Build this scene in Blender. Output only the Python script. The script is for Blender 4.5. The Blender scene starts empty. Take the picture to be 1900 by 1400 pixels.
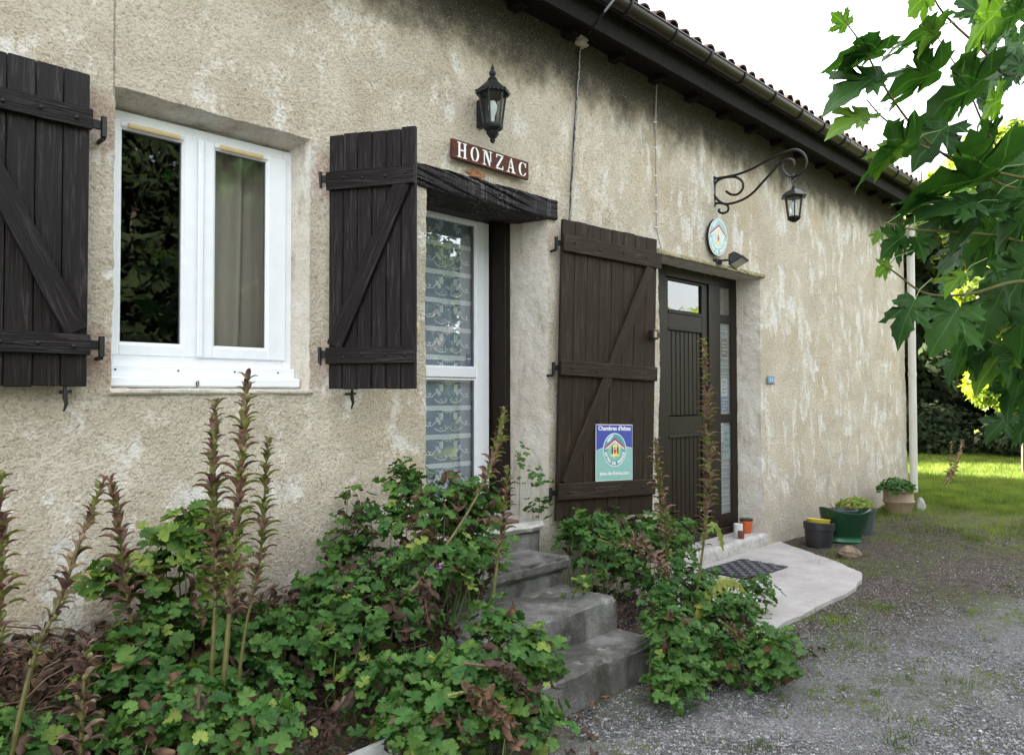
import bpy, math, random
import numpy as np
from mathutils import Vector, Matrix, noise
rnd = random.Random(7)
rng = np.random.default_rng(7)
scn = bpy.context.scene
COL = scn.collection
R = math.radians

# ------------------------------------------------------------------ camera
FPX, YAW, PITCH, ROLL = 1418.7, 0.767868, 0.0236668, -0.00187   # focal length in photo pixels (1900 wide), heading from +X
CAM = Vector((0.0, -3.3, 1.5))
fwd = Vector((math.cos(YAW)*math.cos(PITCH), math.sin(YAW)*math.cos(PITCH), math.sin(PITCH)))
rt0 = Vector((math.sin(YAW), -math.cos(YAW), 0)); up0 = rt0.cross(fwd)
rt = rt0*math.cos(ROLL) + up0*math.sin(ROLL); upv = up0*math.cos(ROLL) - rt0*math.sin(ROLL)
cd = bpy.data.cameras.new('camera'); cam = bpy.data.objects.new('camera', cd); COL.objects.link(cam)
cd.sensor_width = 36; cd.lens = FPX/1900*36; cd.clip_end = 600; cd.clip_start = 0.05
cam.matrix_world = Matrix(((rt.x, upv.x, -fwd.x, CAM.x), (rt.y, upv.y, -fwd.y, CAM.y), (rt.z, upv.z, -fwd.z, CAM.z), (0, 0, 0, 1)))
scn.camera = cam

# ------------------------------------------------------------------ light
SUN_A, SUN_B = 0.66, 2.0                     # a shadow runs +A in x and -B in y per metre of height
sdir = Vector((-SUN_A, SUN_B, 1)).normalized()   # towards the sun
elev = math.asin(sdir.z); az = math.atan2(sdir.x, sdir.y)
w = bpy.data.worlds.new('World'); scn.world = w; w.use_nodes = True
wn = w.node_tree; wn.nodes.clear()
o_ = wn.nodes.new('ShaderNodeOutputWorld'); b_ = wn.nodes.new('ShaderNodeBackground'); s_ = wn.nodes.new('ShaderNodeTexSky')
s_.sky_type = 'NISHITA'; s_.sun_disc = False; s_.sun_elevation = elev; s_.sun_rotation = az
s_.air_density = 1.0; s_.dust_density = 4.0; s_.ozone_density = 1.0
mx = wn.nodes.new('ShaderNodeMix'); mx.data_type = 'RGBA'; mx.inputs[0].default_value = 0.48
mx.inputs[7].default_value = (8.6, 8.5, 8.2, 1)      # thin bright cloud veil over the whole sky
wn.links.new(s_.outputs[0], mx.inputs[6]); wn.links.new(mx.outputs[2], b_.inputs[0]); b_.inputs[1].default_value = 0.055
wn.links.new(b_.outputs[0], o_.inputs[0])
sl = bpy.data.lights.new('sun', 'SUN'); sl.energy = 4.2; sl.angle = R(0.53); sl.color = (1, 0.93, 0.78)
so = bpy.data.objects.new('sun', sl); COL.objects.link(so); so.rotation_euler = sdir.to_track_quat('Z', 'Y').to_euler(); so.location = (0, 20, 20)
scn.view_settings.view_transform = 'Standard'; scn.view_settings.look = 'None'; scn.view_settings.gamma = 1
scn.view_settings.use_curve_mapping = False
scn.view_settings.exposure = 3.62
scn.cycles.max_bounces = 7; scn.cycles.transparent_max_bounces = 12
scn.cycles.use_denoising = True

# ------------------------------------------------------------------ measuring: where a sight line meets a real plane of the place
def ray(px, py): return fwd*FPX + rt*(px-950) - upv*(py-700)
def W(px, py, y=0.0):
    d = ray(px, py); return CAM + d*((y-CAM.y)/d.y)
def G(px, py, z=0.1):
    d = ray(px, py); return CAM + d*((z-CAM.z)/d.z)
def D(px, py, dep): return CAM + ray(px, py)*(dep/FPX)
def lerp(a, b, t): return a+(b-a)*t

# ------------------------------------------------------------------ object helpers
WM = {}
def link(name, data, parent=None, M=None):
    o = bpy.data.objects.new(name, data); COL.objects.link(o)
    M = M if M is not None else Matrix()
    if parent is not None:
        o.parent = parent; o.matrix_parent_inverse = WM[parent].inverted()
    o.matrix_basis = M; WM[o] = M
    return o
def tag(o, label=None, cat=None, group=None, kind=None):
    if label: o['label'] = label
    if cat: o['category'] = cat
    if group: o['group'] = group
    if kind: o['kind'] = kind
    return o
def thing(name, label, cat, loc=(0, 0, 0), group=None):
    return tag(link(name, None, None, Matrix.Translation(loc)), label, cat, group)
class MB:
    def __init__(s): s.v = []; s.f = []
    def add(s, v, f, M=None):
        n = len(s.v); s.v += [tuple(M @ Vector(p)) if M is not None else tuple(p) for p in v]; s.f += [tuple(n+i for i in q) for q in f]; return s
    def box(s, a, b, M=None, ch=0.0):
        x0, y0, z0 = [min(p, q) for p, q in zip(a, b)]; x1, y1, z1 = [max(p, q) for p, q in zip(a, b)]
        if ch <= 0:
            v = [(x0,y0,z0),(x1,y0,z0),(x1,y1,z0),(x0,y1,z0),(x0,y0,z1),(x1,y0,z1),(x1,y1,z1),(x0,y1,z1)]
            f = [(0,3,2,1),(4,5,6,7),(0,1,5,4),(1,2,6,5),(2,3,7,6),(3,0,4,7)]
            return s.add(v, f, M)
        c = min(ch, (x1-x0)/2.5, (y1-y0)/2.5, (z1-z0)/2.5); v = []; f = []
        X = (x0, x0+c, x1-c, x1); Y = (y0, y0+c, y1-c, y1); Z = (z0, z0+c, z1-c, z1); ix = {}
        def vid(i, j, k):
            if (i, j, k) not in ix: ix[(i, j, k)] = len(v); v.append((X[i], Y[j], Z[k]))
            return ix[(i, j, k)]
        for k in (0, 3): f.append(tuple(vid(i, j, k) for i, j in ((1,1),(2,1),(2,2),(1,2))))
        for j in (0, 3): f.append(tuple(vid(i, j, k) for i, k in ((1,1),(2,1),(2,2),(1,2))))
        for i in (0, 3): f.append(tuple(vid(i, j, k) for j, k in ((1,1),(2,1),(2,2),(1,2))))
        for i, ii in ((0, 1), (3, 2)):
            for j, jj in ((0, 1), (3, 2)): f.append((vid(i,jj,1), vid(i,jj,2), vid(ii,j,2), vid(ii,j,1)))
            for k, kk in ((0, 1), (3, 2)): f.append((vid(i,1,kk), vid(i,2,kk), vid(ii,2,k), vid(ii,1,k)))
        for j, jj in ((0, 1), (3, 2)):
            for k, kk in ((0, 1), (3, 2)): f.append((vid(1,j,kk), vid(2,j,kk), vid(2,jj,k), vid(1,jj,k)))
        for i, ii in ((0, 1), (3, 2)):
            for j, jj in ((0, 1), (3, 2)):
                for k, kk in ((0, 1), (3, 2)): f.append((vid(i,jj,kk), vid(ii,j,kk), vid(ii,jj,k)))
        return s.add(v, f, M)
    def tube(s, pts, r, n=8, cap=True, M=None):
        pts = [Vector(p) for p in pts]; m = len(pts)
        rr = r if isinstance(r, (list, tuple)) else [r]*m
        v = []; f = []; t0 = (pts[1]-pts[0]).normalized()
        a = Vector((0, 0, 1)) if abs(t0.z) < 0.9 else Vector((1, 0, 0))
        nrm = (a - t0*a.dot(t0)).normalized()
        for i, p in enumerate(pts):
            t = (pts[min(i+1, m-1)]-pts[max(i-1, 0)])
            t = t.normalized() if t.length > 1e-9 else t0
            nrm = (nrm - t*nrm.dot(t)); nrm = nrm.normalized() if nrm.length > 1e-6 else Vector((1, 0, 0)); bn = t.cross(nrm)
            for k in range(n):
                an = 2*math.pi*k/n; v.append(p + (nrm*math.cos(an)+bn*math.sin(an))*rr[i])
        for i in range(m-1):
            for k in range(n): f.append((i*n+k, i*n+(k+1) % n, (i+1)*n+(k+1) % n, (i+1)*n+k))
        if cap: f += [tuple(range(n-1, -1, -1)), tuple((m-1)*n+k for k in range(n))]
        return s.add(v, f, M)
    def lathe(s, prof, c=(0, 0, 0), n=20, M=None, sx=1, sy=1, rot=0):
        v = []; f = []
        for (r, z) in prof:
            for k in range(n):
                an = 2*math.pi*(k+.5)/n+rot; v.append((c[0]+sx*r*math.cos(an), c[1]+sy*r*math.sin(an), c[2]+z))
        for i in range(len(prof)-1):
            for k in range(n): f.append((i*n+k, i*n+(k+1) % n, (i+1)*n+(k+1) % n, (i+1)*n+k))
        if prof[0][0] > 1e-4: f.append(tuple(range(n-1, -1, -1)))
        if prof[-1][0] > 1e-4: f.append(tuple((len(prof)-1)*n+k for k in range(n)))
        return s.add(v, f, M)
    def prism(s, poly, d0, d1, axis='y', M=None):
        n = len(poly); v = []
        for d in (d0, d1):
            for (a, b) in poly: v.append((a, d, b) if axis == 'y' else (d, a, b) if axis == 'x' else (a, b, d))
        f = [tuple(range(n)), tuple(range(2*n-1, n-1, -1))] + [(i, (i+1) % n, n+(i+1) % n, n+i) for i in range(n)]
        return s.add(v, f, M)
    def mesh(s, name, mat, smooth=False):
        me = bpy.data.meshes.new(name); me.from_pydata(s.v, [], s.f); me.materials.append(mat)
        if smooth:
            me.shade_smooth()
            if smooth != 2: me.set_sharp_from_angle(angle=R(40))
        me.update(); return me
    def build(s, name, mat, parent=None, smooth=False, M=None): return link(name, s.mesh(name, mat, smooth), parent, M)
def fast_mesh(name, verts, faces, mat, smooth=False):
    verts = np.asarray(verts, np.float32); faces = np.asarray(faces, np.int32); k = faces.shape[1]
    me = bpy.data.meshes.new(name); me.vertices.add(len(verts)); me.vertices.foreach_set('co', verts.ravel())
    me.loops.add(faces.size); me.loops.foreach_set('vertex_index', faces.ravel())
    me.polygons.add(len(faces)); me.polygons.foreach_set('loop_start', np.arange(0, faces.size, k, dtype=np.int32))
    if smooth: me.polygons.foreach_set('use_smooth', np.ones(len(faces), bool))
    me.materials.append(mat); me.update(calc_edges=True); return me
def scatter(name, base_v, base_f, pos, rot, scale, mat, smooth=False):
    base_v = np.asarray(base_v, float); base_f = np.asarray(base_f); N = len(pos); k = len(base_v)
    sc = np.asarray(scale, float)
    if sc.ndim == 1: sc = sc[:, None]
    v = np.einsum('nij,nkj->nki', rot, base_v[None]*sc[:, None, :]) + np.asarray(pos)[:, None, :]
    f = (base_f[None] + (np.arange(N)*k)[:, None, None]).reshape(-1, base_f.shape[1])
    return fast_mesh(name, v.reshape(-1, 3), f, mat, smooth)
def rots(nrm, spin, rg=rng):
    """rotation matrices whose local z is nrm and whose local y is turned by spin round it"""
    nrm = np.asarray(nrm, float); nrm = nrm/np.linalg.norm(nrm, axis=1, keepdims=True)
    a = np.where(np.abs(nrm[:, 2:3]) < .95, np.array([[0, 0, 1.]]), np.array([[1., 0, 0]]))
    x = np.cross(a, nrm); x /= np.linalg.norm(x, axis=1, keepdims=True); y = np.cross(nrm, x)
    c, s = np.cos(spin)[:, None], np.sin(spin)[:, None]
    return np.stack([x*c+y*s, -x*s+y*c, nrm], axis=2)
def frame(o, x, y, z):
    return Matrix(((x[0], y[0], z[0], o[0]), (x[1], y[1], z[1], o[1]), (x[2], y[2], z[2], o[2]), (0, 0, 0, 1)))

# ------------------------------------------------------------------ materials
class NT:
    def __init__(s, name):
        s.m = bpy.data.materials.new(name); s.m.use_nodes = True; s.t = s.m.node_tree; s.n = s.t.nodes
        s.b = s.n['Principled BSDF']; s.out = s.n['Material Output']; s._o = None; s._p = None
    def obj(s):
        if not s._o: s._o = s.n.new('ShaderNodeTexCoord')
        return s._o.outputs['Object']
    def pos(s):
        if not s._p: s._p = s.n.new('ShaderNodeNewGeometry')
        return s._p.outputs['Position']
    def set(s, sock, v):
        if hasattr(v, 'default_value') or isinstance(v, bpy.types.NodeSocket): s.t.links.new(v, sock)
        else:
            if isinstance(v, (tuple, list)) and len(v) == 3 and sock.type == 'RGBA': v = tuple(v)+(1,)
            sock.default_value = v
    def mapping(s, vec, scale=(1, 1, 1), rot=(0, 0, 0), loc=(0, 0, 0)):
        q = s.n.new('ShaderNodeMapping'); s.set(q.inputs[0], vec); q.inputs['Scale'].default_value = scale; q.inputs['Rotation'].default_value = rot; q.inputs['Location'].default_value = loc; return q.outputs[0]
    def noise(s, vec, scale, detail=4, rough=.55, dist=0):
        q = s.n.new('ShaderNodeTexNoise'); s.set(q.inputs['Vector'], vec); q.inputs['Scale'].default_value = scale; q.inputs['Detail'].default_value = detail; q.inputs['Roughness'].default_value = rough; q.inputs['Distortion'].default_value = dist; return q.outputs['Fac']
    def vor(s, vec, scale, feat='F1', out='Distance', rnd_=1):
        q = s.n.new('ShaderNodeTexVoronoi'); q.feature = feat; s.set(q.inputs['Vector'], vec); q.inputs['Scale'].default_value = scale; q.inputs['Randomness'].default_value = rnd_; return q.outputs[out]
    def ramp(s, fac, stops, interp='LINEAR'):
        q = s.n.new('ShaderNodeValToRGB'); s.set(q.inputs[0], fac); e = q.color_ramp.elements; q.color_ramp.interpolation = interp
        while len(e) < len(stops): e.new(.5)
        for el, (p, c) in zip(e, stops):
            el.position = p; el.color = (c, c, c, 1) if isinstance(c, (int, float)) else tuple(c)+(1,)
        return q.outputs[0]
    def mix(s, fac, a, b, mode='MIX'):
        q = s.n.new('ShaderNodeMix'); q.data_type = 'RGBA'; q.blend_type = mode; s.set(q.inputs[0], fac); s.set(q.inputs[6], a); s.set(q.inputs[7], b); return q.outputs[2]
    def math(s, op, a, b=0.0, clamp=False):
        q = s.n.new('ShaderNodeMath'); q.operation = op; q.use_clamp = clamp; s.set(q.inputs[0], a); s.set(q.inputs[1], b); return q.outputs[0]
    def sep(s, vec):
        q = s.n.new('ShaderNodeSeparateXYZ'); s.set(q.inputs[0], vec); return q.outputs
    def step(s, x, a, b):      # smooth 0..1 between a and b
        q = s.n.new('ShaderNodeMapRange'); q.interpolation_type = 'SMOOTHSTEP'; s.set(q.inputs[0], x); q.inputs[1].default_value = a; q.inputs[2].default_value = b; return q.outputs[0]
    def bump(s, h, dist=.01, strength=1.0, prev=None):
        q = s.n.new('ShaderNodeBump'); s.set(q.inputs['Height'], h); q.inputs['Distance'].default_value = dist; q.inputs['Strength'].default_value = strength
        if prev: s.t.links.new(prev, q.inputs['Normal'])
        return q.outputs[0]
    def fin(s, col=None, rough=None, normal=None, metal=None, spec=None):
        if col is not None: s.set(s.b.inputs['Base Color'], col)
        if rough is not None: s.set(s.b.inputs['Roughness'], rough)
        if normal is not None: s.set(s.b.inputs['Normal'], normal)
        if metal is not None: s.set(s.b.inputs['Metallic'], metal)
        if spec is not None: s.set(s.b.inputs['Specular IOR Level'], spec)
        return s.m

def m_plain(name, c, rough=.5, metal=0, var=.15, scale=20, bump=.0, spec=.5):
    t = NT(name); n = t.noise(t.obj(), scale, 5); col = t.mix(t.ramp(n, [(.3, 0.), (.7, 1.)]), tuple(x*(1-var) for x in c), tuple(min(1, x*(1+var)) for x in c))
    return t.fin(col, rough, t.bump(n, .003, bump) if bump else None, metal, spec)

def m_stucco(name, reveal=False):
    t = NT(name); p = t.obj(); xyz = t.sep(p)
    grain = t.noise(p, 120, 6, .75); grain2 = t.noise(p, 46, 6, .68, .3); pit = t.vor(t.mapping(p, (1, 1, 1)), 70)
    blot = t.noise(p, 2.3, 6, .62, .4)
    base = t.mix(t.ramp(blot, [(.33, 0.), (.66, 1.)]), (.545, .47, .36), (.72, .645, .53))
    warm = t.noise(t.mapping(p, (1, 1, 1), loc=(7, 3, 1)), 1.1, 5, .6)
    base = t.mix(t.ramp(warm, [(.52, 0.), (.68, .5)]), base, (.60, .455, .29))
    # trowelled pale smears, drawn downwards on the right hand half
    gj = t.math('MULTIPLY', t.math('SUBTRACT', grain2, .5), .30)
    sm1 = t.math('ADD', t.noise(t.mapping(p, (1.0, 1, .75), loc=(2, 0, 5)), 5.6, 5, .58, .15), gj)
    sm2 = t.math('ADD', t.noise(t.mapping(p, (1.0, 1, .40), rot=(0, .12, 0), loc=(1, 0, 2)), 9.0, 5, .6, .1), t.math('ADD', gj, t.math('MULTIPLY', t.math('SUBTRACT', t.noise(t.mapping(p, (1, 1, 1), loc=(3, 0, 9)), 1.9, 4, .6), .52), .75)))
    right = t.step(xyz[0], 2.6, 6.0)
    smr = t.mix(right, t.ramp(t.math('ADD', sm1, t.math('MULTIPLY', t.math('SUBTRACT', warm, .5), .35)), [(.54, 0.), (.66, 1.)]), t.ramp(sm2, [(.51, 0.), (.63, 1.)]))
    base = t.mix(t.math('MULTIPLY', smr, .9), base, (.76, .735, .69))
    # dirt low down and mould plus painted eave shade under the roof line, with ragged outlines
    dn = t.noise(p, 3.1, 7, .65)
    low = t.math('ADD', xyz[2], t.math('MULTIPLY', dn, -1.3))
    base = t.mix(t.math('MULTIPLY', t.math('SUBTRACT', 1., t.step(low, -.35, .35)), .55), base, (.33, .30, .25))
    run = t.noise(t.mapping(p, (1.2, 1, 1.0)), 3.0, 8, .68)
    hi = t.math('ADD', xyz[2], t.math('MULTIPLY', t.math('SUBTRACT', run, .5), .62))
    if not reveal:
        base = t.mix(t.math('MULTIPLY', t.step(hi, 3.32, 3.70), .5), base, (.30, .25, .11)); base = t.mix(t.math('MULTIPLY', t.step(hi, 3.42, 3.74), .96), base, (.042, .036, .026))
        # rust at the hinge pins
        for (hx, hz) in ((1.04, 2.60), (2.06, 1.66), (2.07, 2.57), (1.04, 1.66)):
            dx = t.math('MULTIPLY', t.math('SUBTRACT', xyz[0], hx), 9.); dz = t.math('MULTIPLY', t.math('SUBTRACT', xyz[2], hz), 6.)
            dd = t.math('ADD', t.math('POWER', t.math('ABSOLUTE', dx), 2.), t.math('POWER', t.math('ABSOLUTE', dz), 2.))
            base = t.mix(t.math('MULTIPLY', t.math('SUBTRACT', 1., t.step(t.math('ADD', dd, t.math('MULTIPLY', grain2, 1.2)), .6, 1.5)), .45), base, (.36, .17, .12))
        # hairline crack above the window
        cx = t.math('ABSOLUTE', t.math('SUBTRACT', t.math('ADD', xyz[0], t.math('MULTIPLY', grain2, .012)), 1.097))
        ck = t.math('MULTIPLY', t.math('SUBTRACT', 1., t.step(cx, .0025, .006)), t.step(xyz[2], 2.7, 2.75))
        base = t.mix(t.math('MULTIPLY', ck, .6), base, (.15, .13, .1))
    else:
        base = t.mix(.55, base, (.60, .58, .54))
        st = t.noise(t.mapping(p, (3, 3, .8)), 4, 7, .7); base = t.mix(t.ramp(st, [(.52, 0.), (.68, .6)]), base, (.27, .21, .16))
    pits = t.ramp(t.math('ADD', t.math('MULTIPLY', grain, .6), t.math('MULTIPLY', grain2, .4)), [(.37, 0.), (.50, 1.), (.62, 1.)])
    base = t.mix(t.math('MULTIPLY', t.math('SUBTRACT', 1., pits), .66 if not reveal else .35), base, (.13, .10, .07))  # low spots of the grain darkened: dirt and shade painted together
    base = t.mix(t.ramp(grain, [(.56, 0.), (.68, .6 if not reveal else .15)]), base, (.80, .77, .70))
    h = t.math('ADD', t.math('MULTIPLY', grain, .7), t.math('ADD', grain2, t.math('MULTIPLY', pit, .35)))
    flat = t.math('SUBTRACT', 1., t.math('MULTIPLY', smr, .45))
    return t.fin(base, .93, t.bump(t.math('MULTIPLY', h, flat), .016 if not reveal else .006, 1.), spec=.2)

def m_wood(name, c, hi, rough=.42, wear_shine=.35, scale=1.0, bd=.004):
    t = NT(name); p = t.pos(); o = t.obj()
    oi = t.n.new('ShaderNodeObjectInfo')
    off = t.n.new('ShaderNodeVectorMath'); off.operation = 'ADD'; t.t.links.new(o, off.inputs[0])
    cmb = t.n.new('ShaderNodeCombineXYZ')
    t.t.links.new(t.math('MULTIPLY', oi.outputs['Random'], 9.), cmb.inputs[0]); t.t.links.new(t.math('MULTIPLY', oi.outputs['Random'], 37.), cmb.inputs[2]); t.t.links.new(cmb.outputs[0], off.inputs[1])
    v = off.outputs[0]
    g = t.noise(t.mapping(v, (26*scale, 26*scale, 1.5*scale)), 2.6, 7, .62, 1.1)
    g2 = t.noise(t.mapping(v, (90*scale, 90*scale, 3*scale)), 2.2, 4, .6, .3)
    big = t.noise(v, 3.5, 4, .5)
    h = t.math('ADD', g, t.math('MULTIPLY', g2, .35))
    wr = t.math('MULTIPLY', t.ramp(g, [(.53, 0.), (.61, 1.)]), t.ramp(big, [(.36, 0.), (.56, 1.)]))
    col = t.mix(t.ramp(t.math('ADD', t.math('MULTIPLY', g, .6), t.math('MULTIPLY', g2, .4)), [(.35, 0.), (.62, 1.)]), tuple(x*.6 for x in c), c)
    col = t.mix(t.math('MULTIPLY', wr, wear_shine), col, hi)  # pale ridge streaks: worn paint plus grain highlights painted into the colour
    return t.fin(col, t.ramp(g2, [(.3, rough), (.7, min(1, rough+.25))]), t.bump(h, bd, 1.), spec=.22)

def m_leaf(name, dark, light, yellow=None, amount=0., trans=.35, rough=.5, vs=9., veins=False):
    t = NT(name); p = t.pos(); n = t.noise(p, vs, 3, .6); n2 = t.noise(p, 2.1, 3, .6)
    col = t.mix(t.ramp(n, [(.36, 0.), (.64, 1.)]), dark, light)
    if yellow: col = t.mix(t.ramp(n2, [(.62-amount, 0.), (.72-amount*.6, .85)]), col, yellow)
    if veins:
        o = t.obj(); xyz = t.sep(o); ax = t.math('ABSOLUTE', xyz[0])
        mid = t.math('SUBTRACT', 1., t.step(ax, .006, .02))
        ang = t.n.new('ShaderNodeMath'); ang.operation = 'ARCTAN2'; t.t.links.new(ax, ang.inputs[0]); t.t.links.new(xyz[1], ang.inputs[1])
        ve = None
        for a0 in (.62, 1.35):
            q = t.math('SUBTRACT', 1., t.step(t.math('ABSOLUTE', t.math('SUBTRACT', ang.outputs[0], a0)), .012, .04)); ve = q if ve is None else t.math('MAXIMUM', ve, q)
        col = t.mix(t.math('MULTIPLY', t.math('MAXIMUM', mid, ve), .55), col, tuple(min(1, x*1.9+.02) for x in light))
    t.fin(col, rough, t.bump(t.noise(p, 160, 2), .002, .6), spec=.25)
    tr = t.n.new('ShaderNodeBsdfTranslucent'); t.set(tr.inputs[0], t.mix(1., col, (1.5, 1.7, .55), 'MULTIPLY')); ms = t.n.new('ShaderNodeMixShader'); ms.inputs[0].default_value = trans
    t.t.links.new(t.b.outputs[0], ms.inputs[1]); t.t.links.new(tr.outputs[0], ms.inputs[2]); t.t.links.new(ms.outputs[0], t.out.inputs[0])
    return t.m

def m_glass(name, tint=(.97, .98, .975), refl=1.0, base=.0):
    t = NT(name); t.n.remove(t.b)
    g = t.n.new('ShaderNodeBsdfGlossy'); g.inputs['Roughness'].default_value = .012; g.inputs[0].default_value = (1, 1, 1, 1)
    tr = t.n.new('ShaderNodeBsdfTransparent'); tr.inputs[0].default_value = tint+(1,)
    fr = t.n.new('ShaderNodeFresnel'); fr.inputs[0].default_value = 1.5
    wob = t.bump(t.noise(t.pos(), 2.2, 2), .004, .35); t.t.links.new(wob, g.inputs['Normal'])
    fac = t.math('ADD', t.math('MULTIPLY', fr.outputs[0], .85*refl), base, clamp=True)
    ms = t.n.new('ShaderNodeMixShader'); t.t.links.new(fac, ms.inputs[0]); t.t.links.new(tr.outputs[0], ms.inputs[1]); t.t.links.new(g.outputs[0], ms.inputs[2]); t.t.links.new(ms.outputs[0], t.out.inputs[0])
    return t.m

M = {}
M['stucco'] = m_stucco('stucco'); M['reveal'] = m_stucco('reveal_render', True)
M['shutter'] = m_wood('shutter_wood', (.0085, .0055, .0055), (.060, .050, .054), .34, .55, bd=.008)
M['shutter_old'] = m_wood('weathered_shutter_wood', (.026, .017, .010), (.07, .052, .035), .5, .5, bd=.003)
M['door_wood'] = m_wood('door_wood', (.016, .0095, .006), (.03, .02, .014), .34, .2, bd=.0006)
M['timber'] = m_wood('old_timber', (.030, .026, .029), (.16, .15, .16), .6, .85, .55, bd=.02)
M['eave_wood'] = m_wood('eave_wood', (.009, .0065, .005), (.02, .016, .013), .7, .2)
M['pvc'] = m_plain('white_frame', (.80, .82, .86), .32, var=.03)
M['pvc_trim'] = m_plain('frame_seal', (.12, .12, .13), .6)
M['vent'] = m_plain('beige_vent', (.62, .47, .24), .5, var=.08)
M['gutter'] = m_plain('brown_gutter', (.017, .010, .0085), .36, 0, .2, 9, spec=.35)
M['iron'] = m_plain('black_iron', (.016, .015, .015), .45, .4, .3, 60, .4)
M['black_plastic'] = m_plain('black_plastic', (.018, .018, .022), .45, var=.3, scale=30)
M['lantern_iron'] = m_plain('lantern_iron', (.022, .024, .025), .5, .5, .45, 80, .5)
M['downpipe'] = m_plain('cream_downpipe', (.58, .56, .52), .4, var=.06, scale=5)
t = NT('roof_tile'); n = t.noise(t.pos(), 9, 6, .65); oi = t.n.new('ShaderNodeObjectInfo')
c = t.mix(t.ramp(n, [(.35, 0.), (.65, 1.)]), (.045, .022, .019), (.115, .048, .038)); c = t.mix(t.math('MULTIPLY', oi.outputs['Random'], .5), c, (.11, .07, .065))
M['tile'] = t.fin(c, .85, t.bump(n, .006, .7))
M['glass'] = m_glass('window_glass'); M['glass_clear'] = m_glass('lantern_glass', (.93, .95, .95), .7); M['glass_door'] = m_glass('door_glass', (.97, .98, .98), .36)
M['glass_transom'] = m_glass('transom_glass', (.5, .5, .5), 1.2, .1)
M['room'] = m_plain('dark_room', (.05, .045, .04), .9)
M['letter'] = m_plain('white_letter', (.82, .82, .80), .6, var=.04)
t = NT('concrete_slab'); n = t.noise(t.pos(), 5, 7, .65); n2 = t.noise(t.pos(), 120, 4, .7); c = t.mix(t.ramp(n, [(.3, 0.), (.7, 1.)]), (.31, .285, .28), (.44, .415, .41)); c = t.mix(t.ramp(n2, [(.32, .5), (.42, 0.)]), c, (.22, .2, .18))
M['slab'] = t.fin(c, .9, t.bump(t.math('ADD', n2, t.math('MULTIPLY', n, 3.)), .004, .8))
t = NT('step_concrete'); n = t.noise(t.pos(), 6, 8, .68); n2 = t.noise(t.pos(), 75, 6, .7); g_ = t.n.new('ShaderNodeNewGeometry'); up_ = t.sep(g_.outputs['True Normal'])[2]
n3 = t.noise(t.mapping(t.pos(), (1, 1, .5), loc=(4, 2, 0)), 3.2, 6, .65)
c = t.mix(t.ramp(n, [(.3, 0.), (.7, 1.)]), (.11, .105, .098), (.27, .265, .255)); c = t.mix(t.ramp(n3, [(.44, 0.), (.60, .9)]), c, (.05, .047, .036)); c = t.mix(t.ramp(n2, [(.3, .6), (.43, 0.)]), c, (.07, .06, .05)); c = t.mix(t.ramp(t.noise(t.pos(), 9, 5, .6), [(.6, 0.), (.7, .5)]), c, (.46, .45, .43))
M['step'] = t.fin(c, .92, t.bump(t.math('ADD', n2, t.math('MULTIPLY', n, 2.5)), .012, 1.))
# leaves
M['ger'] = m_leaf('geranium_leaf', (.032, .082, .015), (.10, .195, .040), (.16, .22, .04), .0, .25, .6, 8.)
M['ger2'] = m_leaf('geranium_leaf_deep', (.026, .078, .018), (.065, .16, .035), None, 0, .22, .6, 10.)
M['ger_pale'] = m_leaf('geranium_leaf_pale', (.12, .22, .05), (.24, .30, .06), (.35, .30, .08), .1, .3, .6, 14.)
M['dry'] = m_leaf('dry_leaf', (.045, .026, .018), (.17, .10, .06), (.32, .22, .12), -.02, .1, .8, 22.)
M['dry_dark'] = m_leaf('dry_leaf_dark', (.030, .019, .015), (.10, .062, .045), None, 0, .05, .85, 18.)
M['stem'] = m_plain('green_stem', (.13, .19, .05), .55, var=.3, scale=15); M['twig'] = m_plain('brown_twig', (.11, .07, .045), .8, var=.4, scale=15)
M['plane'] = m_leaf('plane_leaf', (.013, .046, .011), (.035, .094, .020), (.06, .115, .02), -.02, .38, .52, 5., True)
M['plane_light'] = m_leaf('plane_leaf_pale', (.07, .15, .02), (.13, .24, .035), None, 0, .5, .5, 5., True)  # paler, more translucent copy of the plane leaf
M['bract_g'] = m_leaf('bract_green', (.075, .085, .025), (.27, .28, .10), (.38, .26, .18), .10, .2, .6, 40.)
M['bract_p'] = m_leaf('bract_purple', (.13, .06, .055), (.34, .21, .19), (.45, .33, .26), .05, .2, .6, 40.)
M['bract_d'] = m_leaf('bract_dark', (.05, .028, .028), (.16, .09, .085), None, 0, .15, .6, 40.)
M['sp_stem'] = m_plain('spike_stem', (.105, .095, .025), .5, var=.35, scale=25)
M['bark'] = m_plain('bark', (.10, .08, .06), .9, var=.4, scale=14, bump=1)
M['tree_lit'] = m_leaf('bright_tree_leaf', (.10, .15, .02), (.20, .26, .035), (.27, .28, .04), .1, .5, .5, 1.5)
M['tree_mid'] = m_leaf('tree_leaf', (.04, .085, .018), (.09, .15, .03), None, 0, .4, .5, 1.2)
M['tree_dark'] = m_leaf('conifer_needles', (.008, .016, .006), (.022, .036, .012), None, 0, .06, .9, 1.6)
M['grass'] = m_leaf('grass_blade', (.06, .095, .016), (.17, .22, .045), (.26, .25, .07), .0, .4, .6, 3.)
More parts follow.
